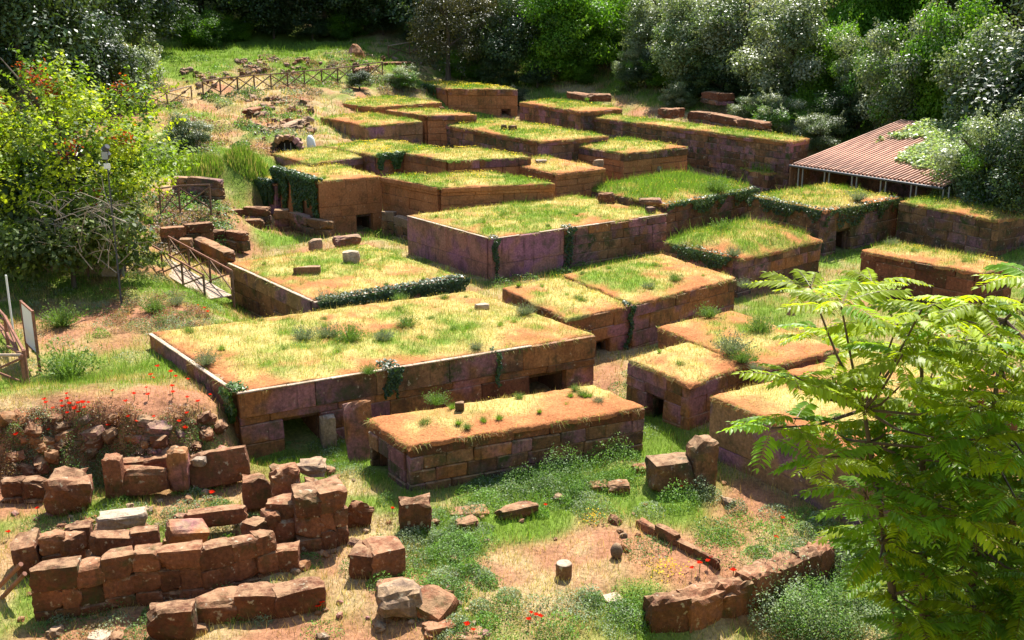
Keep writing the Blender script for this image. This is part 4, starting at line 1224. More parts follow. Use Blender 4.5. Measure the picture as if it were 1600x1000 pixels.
# shelter under the overgrown bush, floodlight, sapling
p = P(172, 432, 2.05)
root = empty('shelter', p, 'small wooden shelter almost swallowed by the overgrown bush', 'shelter')
for (nm, bx, mt) in (('back_board', (-.35, .25, 0, .05, 0, 1.2), 'wood_pale'), ('post', (.55, .62, -.05, .02, 0, 1.7), 'metal'), ('post', (-.95, -.87, -.05, .02, 0, 1.6), 'wood'), ('roof_board', (-1.2, .9, -.4, 1.2, 1.62, 1.7), 'roof_dark'), ('side_board', (.3, .36, .06, 1.0, 0, 1.6), 'roof_dark')):
    mb = MB(); mb.box(bx[0], bx[2], bx[4], bx[1], bx[3], bx[5]); mb.obj(nm, M[mt], root)
p = PY(172, 300, 41.)
p[2] = g1(p[0], p[1])
root = empty('floodlight', p, 'grey floodlight with a small plate on a thin pole before the red seeded tree', 'floodlight')
zt = PY(172, 228, 41.)[2] - p[2]
mb = MB(); mb.tube([(0, 0, 0), (0, 0, zt - .5)], [.04, .03], 8); mb.obj('pole', M['metal_dark'], root)
mb = MB(); mb.box(-.12, -.05, zt - .85, .12, -.03, zt - .65); mb.obj('plate', M['white'], root)
mb = MB(); mb.tube([(-.05, 0, zt - .5), (.02, 0, zt - .3), (.0, -.05, zt - .1), (.12, -.12, zt)], [.10, .16, .15, .10], 10); mb.obj('lamp_head', M['metal_dark'], root)
mb = MB(); mb.box(-.12, -.16, zt - .48, .1, -.13, zt - .2); mb.obj('lamp_glass', M['glass'], root)

# ------------------------------------------------------------------ shed
E0, E1 = P(1237, 257, 3.6), P(1484, 294, 3.6)
ex = (E1 - E0)[:2]; EL = np.linalg.norm(ex); ex = ex / EL
root = empty('shed', (E0[0], E0[1], .6), 'open shed with a red corrugated metal roof half covered by creepers', 'shed', rz=math.atan2(ex[1], ex[0]))
pitch, slen, npan = math.radians(12), 10.5, int(EL / .84)
def corrugated(w, n, h):
    v, f = [], []
    xs, zs = [], []
    for i in range(n):
        x = w * i / n; q = w / n
        xs += [x, x + q * .40, x + q * .52, x + q * .84, x + q * .96]; zs += [0, 0, h, h, 0]
    xs.append(w); zs.append(0)
    ys = np.linspace(0, slen, 4)
    for t in (0, -.012):
        for y in ys:
            for x, z in zip(xs, zs): v.append((x, y, z + t))
    m = len(xs); ny = len(ys)
    for t in range(2):
        b = t * m * ny
        for j in range(ny - 1):
            for i in range(m - 1):
                q = (b + j * m + i, b + j * m + i + 1, b + (j + 1) * m + i + 1, b + (j + 1) * m + i)
                f.append(q if t == 0 else q[::-1])
    for i in range(m - 1): f.append((i, m * ny + i, m * ny + i + 1, i + 1))
    return mesh_py('roof_sheet', v, f)
sheet = corrugated(.836, 3, .11)
for k in range(npan):
    obj('roof_sheet', sheet, M['roof'], root, (k * .84, 0, 3.0), (pitch, 0, 0))
mb = MB(); mb.tube([(-.1, -.08, 2.93), (EL * .97, -.08, 2.93)], .07, 8); mb.obj('gutter', M['metal_dark'], root)
for k in range(6):
    x = .3 + k * (EL * .92) / 5
    mb = MB(); mb.tube([(x, .35, -.6), (x, .35, 3.0)], .05, 8); mb.obj('post', M['metal'], root)
    mb = MB(); mb.tube([(x + .35, .35, -.6), (x + .35, .35, 3.0)], .05, 8); mb.obj('post', M['metal'], root)
    mb = MB(); mb.tube([(x, .1, 2.9), (x, slen * .97, 2.9 + slen * .97 * math.tan(pitch))], .07, 6); mb.obj('rafter', M['metal_dark'], root)
mb = MB(); mb.box(0, 6.0, -.4, EL * .95, 6.2, 3.9); mb.obj('back_wall', M['tuff_old'], root)
mb = MB(); mb.box(-.15, 0, -.4, -.02, 6, 2.9); mb.obj('side_wall', M['tuff_old'], root)

# ------------------------------------------------------------------ foliage
def crown_arr(seed, R, Hh, zc, nl, per, leaf, pal, asp=.5, low=-.75, lr=(.26, .42), up=.45):
    r = np.random.default_rng(seed)
    d = r.normal(size=(nl * 4, 3)); d /= np.linalg.norm(d, axis=1, keepdims=True)
    d = d[d[:, 2] > low][:nl]
    rad = r.uniform(.30, 1.08, len(d))[:, None] ** .75
    c = d * rad * np.array([R, R, Hh])
    Q, C = [], []
    for i in range(len(c)):
        lr_ = r.uniform(*lr) * R
        m = int(per * r.uniform(.6, 1.4) * (lr_ / (R * .34)) ** 2)
        q = r.normal(size=(m, 3)); q /= np.linalg.norm(q, axis=1, keepdims=True)
        rr = r.uniform(.45, 1.05, m)[:, None]
        rr = rr * (1 + .35 * (fbm(q[:, 0] * 2.5 + i * 9, q[:, 1] * 2.5 + q[:, 2] * 2.1, seed)[:, None] - .5))
        p = c[i] + q * rr * lr_ * np.array([1.15, 1.15, .75])
        n = q * .7 + np.array([0, 0, up]) + r.normal(size=(m, 3)) * .42
        s = leaf * r.uniform(.6, 1.35, m)
        Q.append(scatter_quads(p + np.array([0, 0, zc]), n, s, asp))
        base = np.array(pal[r.integers(len(pal))])
        if i % 2 == 0 and leaf > .19:      # a few long shoots stand out of the clump
            for _ in range(2):
                dv = d[i] * .8 + r.normal(size=3) * .45 + [0, 0, .45]; dv /= np.linalg.norm(dv)
                k = 26; f = r.random(k)[:, None]
                pp = c[i] + dv * lr_ * (.8 + 1.0 * f) + r.normal(size=(k, 3)) * .07 * lr_
                Q.append(scatter_quads(pp + np.array([0, 0, zc]), dv + r.normal(size=(k, 3)) * .6, leaf * r.uniform(.6, 1.2, k), asp)); C.append(base[None] * r.uniform(.7, 1.4, (k, 1)))
        C.append(base[None] * r.uniform(.6, 1.4, (m, 1)) * r.uniform(.85, 1.15))
    return np.concatenate(Q), np.concatenate(C)


def limbs(H, R, seed, r0=.28, nb=7, n=7, multi=1):
    r = random.Random(seed)
    mb = MB()
    for t in range(multi):
        dx, dy = (r.uniform(-.5, .5), r.uniform(-.5, .5)) if multi > 1 else (0, 0)
        top = Vector((dx * 2 + r.uniform(-.4, .4), dy * 2 + r.uniform(-.4, .4), H * .8))
        pts = [Vector((dx * .6, dy * .6, -.4)), Vector((dx * .8, dy * .8, H * .15)), Vector((dx * 1.4 + .15, dy * 1.4, H * .45)), top]
        mb.tube(pts, [r0 * 1.3, r0, r0 * .7, r0 * .2], n)
        for k in range(nb):
            f = r.uniform(.25, .75); z = H * f
            p = Vector((dx * 1.2 * f * 1.4, dy * 1.2 * f * 1.4, z))
            a = r.uniform(0, 6.28); l = R * r.uniform(.5, .9)
            q = p + Vector((math.cos(a) * l * .5, math.sin(a) * l * .5, l * .3)); e = p + Vector((math.cos(a) * l, math.sin(a) * l, l * .65))
            mb.tube([p, q, e], [r0 * .45, r0 * .3, r0 * .08], 5)
    return mb.mesh('trunk')


KIND = {}
def tree_kind(key, mat, **kw):
    q, c = crown_arr(**kw)
    KIND[key] = (mesh_np('crown', q, 4, c), mat, limbs(10, kw['R'], kw['seed']))
DK = [(.040, .075, .016), (.028, .052, .013), (.065, .10, .02), (.045, .08, .024)]
SV = [(.17, .22, .085), (.23, .27, .13), (.12, .175, .055), (.27, .30, .18)]
BR = [(.12, .25, .018), (.17, .31, .022), (.08, .16, .018)]
OL = [(.085, .085, .022), (.06, .07, .02), (.11, .10, .03)]
for k in range(2):
    tree_kind('dark%d' % k, 'leaf_dark', seed=11 + k, R=4.4, Hh=5.2, zc=5.3, nl=60, per=330, leaf=.30, pal=DK)
    tree_kind('silver%d' % k, 'leaf_silver', seed=21 + k, R=4.4, Hh=5.0, zc=4.9, nl=60, per=640, leaf=.26, low=-.95, pal=SV, asp=.6, lr=(.15, .40), up=.8)
    tree_kind('bright%d' % k, 'leaf_bright', seed=31 + k, R=4.4, Hh=5.0, zc=4.9, nl=60, per=600, leaf=.26, low=-.95, pal=BR, asp=.6)
tree_kind('olive0', 'leaf_dark', seed=41, R=4.0, Hh=5.2, zc=5.3, nl=70, per=380, leaf=.20, pal=OL, lr=(.2, .32))
tree_kind('mixed0', 'leaf_silver', seed=45, R=4.4, Hh=5.0, zc=4.8, nl=62, per=600, leaf=.26, low=-.95, pal=SV + BR, asp=.6, lr=(.22, .36), up=.6)


def tree(kind, u, Y, H, wide, label, group, name='tree', cat='tree', z=None):
    x = Y * (u - 800) / FPX / (math.cos(TH) + .24 * math.sin(TH))
    me, mat, tr = KIND[kind]
    z = g1(x, Y) if z is None else z
    root = empty(name, (x, Y, z - .1), label, cat, group, rz=rnd.uniform(0, 6.28))
    s = H / 10.3
    root.scale = (s * wide, s * wide, s)
    obj('trunk', tr, M['bark'], root)
    obj('crown', me, M[mat], root)
    return root


W1 = 'trees of the surrounding wood'
def wood(kind, u, Y, H, w=1.0, lb='dark evergreen in the unbroken wood above the ruins'):
    return tree(kind, u, Y, H, w, lb, W1)
# the dark wood
for i, (u, Y, H) in enumerate([(-40, 78, 14), (60, 92, 13), (10, 108, 15), (140, 100, 13), (-120, 95, 15), (215, 112, 12), (250, 130, 12), (320, 131, 11), (385, 128, 10.5), (445, 130, 11), (510, 128, 10), (575, 129, 11), (640, 126, 11),
                               (280, 146, 14), (360, 148, 15), (440, 147, 14), (520, 149, 15), (600, 146, 14), (680, 142, 15), (760, 138, 15), (840, 136, 15), (920, 132, 16), (1000, 128, 15), (1080, 122, 15), (1160, 118, 16), (1240, 114, 16),
                               (1320, 108, 16), (1400, 104, 16), (1480, 98, 16), (1570, 94, 16), (1660, 92, 16), (720, 122, 12), (190, 130, 14), (100, 128, 15), (1740, 80, 14), (1680, 68, 11)]):
    wood('dark%d' % (i % 2), u, Y, H, 1.15)
for (k, u, Y, H, w, lb) in [
    ('dark0', 30, 74, 12, 1.0, 'tall dark tree with bare lower trunk above the red seeded tree'),
    ('silver0', 192, 86, 6.2, .95, 'pale silvery tree standing before the dark wood, near the slope fence'),
    ('dark1', 118, 82, 10, .9, 'dark tree squeezed behind the pale silvery one'),
    ('bright0', 322, 121, 4.2, 1.5, 'low rounded bright green bush at the dark edge of the wood'),
    ('olive0', 700, 111, 10.5, .85, 'brownish green tree with fine drooping foliage behind the farthest tall tomb'),
    ('olive0', 762, 115, 10, .9, 'second brownish tree, deeper in shade beside the first'),
    ('dark1', 800, 112, 9, .9, 'dark shaded tree between brownish and bright green trees'),
    ('bright1', 882, 111, 10.5, .95, 'large bright green tree with glossy leaves over the pale streaked tomb'),
    ('bright0', 940, 114, 9, .8, 'smaller green tree merging with the large bright one'),
    ('silver1', 1030, 108, 9, .85, 'silvery tree next to a dark gap in the wood'),
    ('silver0', 1090, 101, 9.5, .9, 'silvery tree above the pale low wall'),
    ('silver1', 1160, 98, 10, .9, 'silvery tree with crown glinting, between two others above the lawn row'),
    ('silver0', 1240, 90, 10.5, .9, 'largest silvery tree with upright glinting shoots'),
    ('bright1', 1300, 88, 7.5, .75, 'green creeper clad tree beside the largest silvery tree'),
    ('bright1', 1375, 99, 13, .7, 'tree with one bright green top among silver ones'),
    ('mixed0', 1350, 84, 7.5, .8, 'grey green tree right behind the shed roof ridge'),
    ('mixed0', 1430, 79, 9.5, .8, 'tree draping pale leaves over the shed roof'),
    ('bright0', 1500, 77, 10.5, .7, 'dark green column of creepers climbing above the shed'),
    ('silver1', 1570, 71, 10.5, .8, 'tall glossy tree rising beyond the end of the shed'),
    ('mixed0', 1560, 60, 6.6, .85, 'bushy glossy tree hiding the end of the shed roof'),
    ('dark0', 1625, 57, 6.5, .9, 'dark tree shading the tomb beside the shed'),
]:
    tree(k, u, Y, H, w, lb, None)
for (k, u, Y, H, w, lb) in [
    ('mixed0', 1222, 83, 3.6, 1.25, 'rounded leafy bush at the end of the lawn topped row'),
    ('mixed0', 985, 106, 4.2, .8, 'pale loose bush in the gap between bright and silvery trees'),
    ('silver0', 1060, 97, 2.6, 1.2, 'low pale bush at the foot of the silvery trees'),
    ('mixed0', 1180, 88, 2.6, 1.4, 'sprawling bush on the overgrown wall'),
    ('silver1', 1290, 80, 3.0, 1.2, 'glossy bush touching the corner of the shed roof'),
    ('mixed0', 700, 118, 2.6, 1.5, 'pale scrubby bush below the brownish tree'),
    ('mixed0', 630, 104, 2.2, 1.7, 'scrubby bush on the slope beside the farthest tall tomb'),
    ('silver0', 285, 71, 2.7, 1.05, 'dark dome shaped bush with pale twigs beside the slope fence'),
    ('dark0', 560, 100, 1.8, 1.6, 'low dark scrub under the end of the slope fence'),
    ('dark1', 805, 104, 2.0, 1.4, 'dark round shrub behind the farthest tall tomb'),
]:
    tree(k, u, Y, H, w, lb, None, 'bush', 'bush')

for i, (u, Y, H) in enumerate([(230, 124, 3), (290, 126, 3.6), (370, 126, 3), (430, 127, 3.6), (490, 126, 3), (545, 127, 3.4), (600, 127, 3), (660, 124, 3.6), (720, 113, 3), (780, 110, 3.2), (840, 109, 2.6), (900, 110, 3), (950, 113, 3.2), (1010, 105, 3), (1050, 104, 3.4), (1100, 98, 2.8), (1130, 97, 3.2), (1270, 84, 3.0), (1330, 83, 3.4), (1200, 93, 3)]):
    tree(['dark0', 'dark1', 'bright0'][i % 3], u, Y, H, 1.5, 'dark bushy undergrowth at the foot of the wood', 'undergrowth bushes at the wood edge', 'bush', 'bush')
# sapling on the slope
p = G(245, 142, 60)
root = empty('sapling', p, 'thin bare stemmed sapling with a tuft of leaves on the slope', 'sapling')
zt = PY(245, 62, p[1])[2] - p[2]
mb = MB(); mb.tube([(0, 0, -.2), (.1, 0, zt * .5), (0, 0, zt)], [.07, .05, .03], 6); mb.obj('trunk', M['bark'], root)
q, c = crown_arr(77, .8, 1.0, zt - .6, 8, 60, .2, SV); obj('crown', mesh_np('crown', q, 4, c), M['leaf_silver'], root)

# the red seeded tree over the bank
MP = [(.27, .33, .022), (.36, .40, .025), (.18, .26, .02), (.10, .16, .02)]
q, c = crown_arr(51, 4.9, 3.5, 5.2, 130, 420, .20, MP, .7, -.8, (.11, .24), up=.9)
x = 47 * (90 - 800) / FPX / 1.02
root = empty('seeded_tree', (x, 47, g1(x, 47) - .1), 'broad yellow green tree hung with clusters of red seeds', 'tree')
obj('trunk', limbs(8.5, 4.5, 51, .25, 9), M['bark'], root)
obj('crown', mesh_np('crown', q, 4, c), M['leaf_bright'], root)
rr = np.random.default_rng(5)
idx = rr.choice(len(q), 28, replace=False)
Q, Cc = [], []
for i in idx:
    ctr = q[i].mean(0)
    if ctr[1] > 2: continue
    m = 60
    pp = ctr + rr.normal(size=(m, 3)) * [.26, .22, .18] + [0, -.15, .05]
    Q.append(scatter_quads(pp, rr.normal(size=(m, 3)), .15, .6)); Cc.append(np.array([.30, .05, .02]) * rr.uniform(.5, 1.3, (m, 1)))
obj('seed_clusters', mesh_np('seed_clusters', np.concatenate(Q), 4, np.concatenate(Cc)), M['leaf_bright'], root)
# overgrown bush below it
q, c = crown_arr(52, 3.2, 1.9, 1.9, 60, 300, .24, [(.10, .14, .03), (.14, .18, .035), (.08, .11, .03), (.16, .19, .06)], .6, -.7, (.2, .32), up=.6)
x = 43.5 * (95 - 800) / FPX / 1.0
root = empty('bush', (x, 43.5, g1(x, 43.5)), 'overgrown yellow green bush tangled with dead branches on the bank', 'bush')
obj('crown', mesh_np('crown', q, 4, c), M['leaf_bright'], root)
obj('trunk', limbs(3, 2.5, 3, .1, 8), M['bark'], root)
q, c = crown_arr(53, 3.4, 2.6, 2.4, 50, 260, .28, DK, .6, -.7, (.25, .36))
x = 49 * (70 - 800) / FPX / 1.0
root = empty('bush', (x, 48.5, g1(x, 48.5)), 'dark thicket filling the space below the red seeded tree', 'bush')
obj('crown', mesh_np('crown', q, 4, c), M['leaf_dark'], root)
# dead branches
o = PY(150, 350, 41.5)
root = empty('dead_branches', o * [1, 1, 0] + [0, 0, g1(o[0], o[1])], 'tangle of pale dead branches arching over the bush', 'dead branches')
base = np.array(root.location)
r2 = random.Random(9)
for k in range(48):
    u0, v0 = r2.uniform(80, 200), r2.uniform(330, 430)
    a = PY(u0, v0, 41.5 + r2.uniform(-.6, .8))
    ang = r2.uniform(.1, 3.0)
    l = r2.uniform(1.0, 2.9)
    dv = np.array([math.cos(ang) * l, r2.uniform(-.7, .5), abs(math.sin(ang)) * l * .55])
    pts = [a, a + dv * .4 + [0, 0, .15], a + dv * .75 + np.array([r2.uniform(-.2, .2), 0, .2]), a + dv + [0, 0, -.05]]
    mb = MB(); mb.tube([q - base for q in pts], [.024, .018, .012, .005], 5)
    for j in range(3):
        f = r2.uniform(.35, .9); s = a + dv * f + [0, 0, .15]
        t = s + np.array([r2.uniform(-.6, .6), r2.uniform(-.3, .3), r2.uniform(-.1, .5)])
        mb.tube([q - base for q in (s, (s + t) / 2 + [0, 0, .08], t)], [.010, .008, .004], 4)
    mb.obj('branch', M['dead'], root)

# creeper over the shed roof
rr = np.random.default_rng(15)
m = 16000
q = np.stack([rr.uniform(2.0, EL, m), rr.uniform(1.0, slen, m)], -1)
f = fbm(q[:, 0] * .5, q[:, 1] * .35, 3)
k = f + .07 * (q[:, 1] - 4.6) + .05 * (q[:, 0] - 4.6) > .53
q = q[k]
px_ = np.stack([q[:, 0], q[:, 1] * math.cos(pitch), 3.05 + q[:, 1] * math.sin(pitch) + rr.uniform(.02, .4, len(q)) * (.3 + f[k])], -1)
ca, sa = ex
Wp = np.stack([E0[0] + px_[:, 0] * ca - px_[:, 1] * sa, E0[1] + px_[:, 0] * sa + px_[:, 1] * ca, 0.6 + px_[:, 2]], -1)
cc = np.array(SV)[rr.integers(4, size=len(q))] * 1.5 * rr.uniform(.6, 1.4, (len(q), 1))
o = obj('creeper', mesh_np('creeper', scatter_quads(Wp, rr.normal(size=(len(q), 3)) * .5 + [0, 0, 1], .24 * rr.uniform(.6, 1.3, len(q)), .55), 4, cc), M['leaf_silver'])
tag(o, 'pale creeper spreading over the red shed roof', 'creeper', kind='stuff')

# ------------------------------------------------------------------ ivy on the tombs
def ivy(label, key, face, s0, s1, top, drop, n, leaf=.13, col=(.035, .07, .014), over=.35):
    T = TOMBS[key]
    A, d, L = (T['C'], T['df'], T['ef']) if face == 'F' else (T['L'], T['dl'], T['el'])
    nrm = np.array([d[1], -d[0], 0.])
    s = rng.uniform(s0 * L, s1 * L, n)
    lim = drop * np.clip(2.6 * fbm(s * 1.6, s * 0 + sum(map(ord, key)), 61, 4) - .55, .08, 1.25)
    t = rng.random(n) ** 1.25 * lim
    s = s + (fbm(t * 2.5 + s0 * 50, s * .5, 62) - .5) * .5
    z = T['z'] + top - t
    p = A[None] + d[None] * s[:, None]
    p[:, 2] = z
    p = p + nrm[None] * (rng.uniform(.06, .16, n) + .15 * np.exp(-((t - .1) / .3) ** 2))[:, None]
    m = int(n * over * .5)
    p2 = A[None] + d[None] * rng.uniform(s0 * L, s1 * L, m)[:, None] - nrm[None] * rng.uniform(-.1, over, m)[:, None]
    p2[:, 2] = T['z'] + rng.uniform(.02, .16, m)
    P_ = np.concatenate([p, p2])
    nn = np.concatenate([np.tile(nrm * .9 + [0, 0, .45], (n, 1)), np.tile(nrm * .2 + [0, 0, 1.], (m, 1))]) + rng.normal(size=(n + m, 3)) * .35
    c = np.array(col) * rng.uniform(.6, 1.7, (n + m, 1))
    o = obj('ivy', mesh_np('ivy', scatter_quads(P_, nn, leaf * rng.uniform(.6, 1.3, n + m), .8), 4, c), M['leaf_dark'])
    tag(o, label, 'ivy', kind='stuff')


ivy('dark ivy hanging all along the front of the square tomb', '2', 'F', .02, 1.0, .06, 1.15, 9000, .10)
ivy('ivy sheeting the side of the tall orange fronted tomb', '14', 'L', .0, 1.0, .08, 2.6, 9000, .15)
ivy('ivy on the corner of the dark streaked tomb wall', '16', 'L', .72, 1.0, .05, 2.2, 3500, .15)
ivy('ivy covering the shaded side of the farthest tall tomb', '26', 'L', .1, .85, .1, 1.6, 4200, .22)
ivy('clump of ivy hanging from the flowered terrace', '18', 'F', .0, .45, .12, .8, 1300, .18, (.06, .11, .02))
ivy('thin ivy streak in the joint of the largest tomb front', '1', 'F', .365, .41, .08, 1.5, 650, .09, over=.6)
ivy('thin ivy line in the second joint of the largest tomb front', '1', 'F', .675, .69, .03, 1.2, 260, .08, over=.2)
ivy('ivy spilling over the corner of the largest tomb above the scarp', '1', 'L', .9, 1.0, .05, 1.5, 1300, .10, (.06, .11, .02))
ivy('ivy streak at the corner of the pink plastered tomb', '3', 'F', .0, .03, .02, 2.0, 420, .10)
ivy('ivy streak where plaster meets blocks on the pink tomb', '3', 'F', .38, .43, .06, 1.8, 600, .10)
ivy('fringe of creepers along the wall of the small lawn tomb', '12', 'L', .2, .95, .05, .7, 1500, .10, (.05, .085, .018))
ivy('creepers along the dark side of the lush green ruin', '3b', 'F', .0, 1.0, .08, .7, 2600, .12, (.05, .085, .018))
ivy('creepers tumbling over the dark old tomb before the shed', '10', 'L', .0, 1.0, .05, .6, 1800, .12, (.045, .075, .016))
ivy('ivy streak in the joint between the long low pair', '4a', 'F', .94, 1.0, .05, 1.6, 420, .09)
ivy('moss like creepers on the front of the dark old tomb', '10', 'F', .0, 1.0, .05, .9, 1500, .12, (.045, .07, .016))

# ------------------------------------------------------------------ shrubs and tufts on the tombs
def tuft_mesh(seed, n, h, col, spread=.9, w=.014, leaf=True):
    r = np.random.default_rng(seed)
    a = r.uniform(0, 2 * np.pi, n); el = np.arccos(r.uniform(.25, 1, n)) * spread
    l = h * r.uniform(.55, 1.1, n)
    dirs = np.stack([np.sin(el) * np.cos(a), np.sin(el) * np.sin(a), np.cos(el)], -1)
    base = np.stack([np.cos(a), np.sin(a), 0 * a], -1) * (r.random(n) * h * .25)[:, None]
    tip = base + dirs * l[:, None]
    sd = np.stack([-np.sin(a), np.cos(a), 0 * a], -1) * w
    t = np.stack([base - sd, base + sd, tip], 1)
    c = np.array(col) * r.uniform(.6, 1.4, (n, 1))
    if leaf:
        m = n * 3
        k = r.integers(n, size=m); f = r.uniform(.35, 1.05, m)[:, None]
        pp = base[k] + dirs[k] * l[k][:, None] * f
        q = scatter_quads(pp, r.normal(size=(m, 3)) + [0, 0, .4], h * .11, .4)
        t = np.concatenate([t, q[:, [0, 1, 2]], q[:, [0, 2, 3]]]); cq = np.array(col) * r.uniform(.7, 1.5, (m, 1)); c = np.concatenate([c, cq, cq])
    return mesh_np('shrub', t, 3, c)


GT = [tuft_mesh(200 + k, 260, 1.0, (.17, .20, .12)) for k in range(3)]
GN = [tuft_mesh(210 + k, 260, 1.0, (.13, .21, .04)) for k in range(3)]
BT = [tuft_mesh(220 + k, 170, 1.0, (.15, .26, .03), .7, .022, False) for k in range(3)]
def tuft(label, u, v, w, z, kind=GT, name='shrub', cat='shrub', group=None, tall=1.0):
    """a shrub about w picture pixels wide whose foot is at (u, v)"""
    p = P(u, v, z) if z is not None else G(u, v)
    s = w * depth_m(p) / 1.5
    o = obj(name, rnd.choice(kind), M['weed'], None, p, (0, 0, rnd.uniform(0, 6.28)), (s, s, s * tall))
    return tag(o, label, cat, group)


for (lb, u, v, w, zt, kd) in [
    ('lone grey shrub near the pale coping corner of the largest tomb', 322, 570, 40, 2.25, GT), ('grey shrub at the end of the shrub row on the largest tomb', 476, 531, 38, 2.28, GT),
    ('second grey shrub in the row on the largest tomb', 512, 528, 40, 2.28, GT), ('biggest green shrub in the row on the largest tomb', 546, 533, 48, 2.28, GN),
    ('thin grey shrub beside bare soil on the largest tomb', 600, 533, 34, 2.28, GT), ('round green shrub in the middle of the largest tomb', 636, 512, 38, 2.28, GN),
    ('dark shrub on the far part of the largest tomb', 820, 492, 32, 2.28, GT), ('low shrub in the front joint of the largest tomb', 576, 584, 30, 2.25, GN),
    ('small shrub by a crack near the front edge of the largest tomb', 744, 546, 22, 2.25, GT), ('grey shrub rooted on the ivy front of the square tomb', 512, 476, 40, 2.0, GT),
    ('green shrub rising from the ivy between square and largest tombs', 624, 470, 24, 2.0, GN),
    ('round grey green shrub on the shrubby earth tomb, alone at its edge', 1108, 496, 36, 2.18, GN), ('tall green shrub on the shrubby earth tomb', 1188, 520, 46, 2.18, GN),
    ('grey shrub hanging over the small square tomb', 1142, 552, 56, 2.18, GT), ('green shrub against the back of the small square tomb', 1160, 566, 40, 2.12, GN), ('low shrub at the corner of the small square tomb', 1182, 580, 28, 2.1, GT),
    ('grey shrub on the front edge of the small lawn tomb', 1146, 400, 26, 2.3, GT), ('tall weed on the back of the small lawn tomb', 1128, 362, 34, 2.5, GN), ('small grey tuft on the straw half of the long pair', 1012, 452, 22, 2.3, GT),
    ('green tuft near the far end of the long pair', 1056, 440, 26, 2.3, GN), ('thorny tuft by the end of the long pair', 1162, 450, 26, 1.4, GT),
    ('spiky shrub on the yellow flowered tomb', 1394, 384, 22, 2.35, GT), ('dark shrub on the tomb before the shed', 1340, 314, 30, 2.9, GT), ('tall green weed in the tall grass of the lush ruin', 1120, 300, 40, 2.6, GN),
    ('tall green clump on the pale streaked tomb', 868, 161, 16, 5.5, BT), ('upright green clump further along the pale streaked tomb', 917, 158, 12, 5.5, BT),
    ('tuft of grass on the farthest tall tomb', 649, 128, 14, 6.1, GN), ('flowering shrub between the largest tomb and the narrow tomb', 682, 632, 36, 1.75, GN),
    ('bright green tuft beside the marker stone on the narrow tomb', 716, 664, 20, 1.82, BT), ('pale grassy tuft near the front edge of the narrow tomb', 664, 664, 22, 1.82, GN), ('grey tuft at the far end of the narrow tomb', 934, 630, 20, 1.8, GT),
    ('dark green shrub on the bare patch above the footbridge bank', 240, 488, 44, None, GN), ('big soft green shrub on the bank beside the notice board', 108, 590, 90, None, GN), ('pale green shrub behind the notice board', 96, 510, 60, None, GN),
    ('pale shrub between bank and footbridge', 275, 478, 30, None, GT), ]:
    tuft(lb, u, v, w, zt, kd)
for (lb, u, v, w, h) in (('tall grass clump beside the dome shaped bush', 312, 262, 75, .8), ('second tall grass clump on the slope near the orange tombs', 385, 250, 70, .8), ('green grass clump at the rim above the pit', 275, 256, 50, .6)):
    p = G(u, v); m = 1500; rad = w * depth_m(p) / 2
    a = rng.uniform(0, 2 * np.pi, m); q = np.sqrt(rng.random(m)) * rad
    X, Y = p[0] + np.cos(a) * q, p[1] + np.sin(a) * q * .9
    pp = np.stack([X, Y, g(X, Y)], -1)
    c, _ = grass_cols(np.tile([.0, .15, .85], (m, 1)), m)
    ob = obj('grass_clump', mesh_np('grass_clump', blades(pp, rng.uniform(.5, 1.1, m) * h * (1.1 - .7 * (q / rad) ** 2), np.full(m, .05), .5) - p, 3, c), M['grass'], None, p)
    tag(ob, lb, 'grass clump')
for key, n in (('1', 26), ('2', 12), ('3', 12), ('4a', 6), ('4b', 9), ('5', 12), ('6', 2), ('6b', 5), ('12', 6), ('14', 6), ('15', 8), ('10', 6), ('9', 6)):
    T = TOMBS[key]
    for k in range(n):
        s, t = rnd.uniform(.06, .95), rnd.uniform(.06, .95)
        q = T['C'] + (T['R'] - T['C']) * s + (T['L'] - T['C']) * t
        sc = rnd.uniform(.14, .3)
        o = obj('grass_tuft', rnd.choice(BT + GN), M['weed'], None, (q[0], q[1], T['z'] + .06), (0, 0, rnd.uniform(0, 6)), (sc, sc, sc))
        tag(o, 'small bright green tuft growing out of a tomb top', 'tuft', 'small tufts on the tomb tops')

# ------------------------------------------------------------------ leafy weeds round the ruins
WQ, WC = [], []
def weed(u, v, r, h, n, col, leaf=.05, z=None, own=None):
    p = G(u, v)
    m = n
    a = rng.uniform(0, 2 * np.pi, m); q = np.sqrt(rng.random(m)) * r
    X, Y = p[0] + np.cos(a) * q, p[1] + np.sin(a) * q
    cl = fbm(X * 3, Y * 3, 71)
    Z = g(X, Y) + rng.random(m) ** .8 * h * (1 - (q / r) ** 2 * .8) * (.4 + 1.2 * cl)
    c = np.stack([X, Y, Z], -1)
    cols = np.array(col) * rng.uniform(.6, 1.5, (m, 1)) * (.7 + .6 * cl[:, None])
    qd = scatter_quads(c, rng.normal(size=(m, 3)) * .7 + [0, 0, .8], leaf * rng.uniform(.6, 1.4, m), .45)
    if own:
        o = np.array([p[0], p[1], p[2]])
        ob = obj('leafy_weed', mesh_np('leafy_weed', qd - o, 4, cols), M['weed'], None, o)
        tag(ob, own, 'weed')
    else:
        WQ.append(qd); WC.append(cols)
GW, GY_, GB = (.11, .20, .045), (.24, .30, .165), (.15, .28, .045)
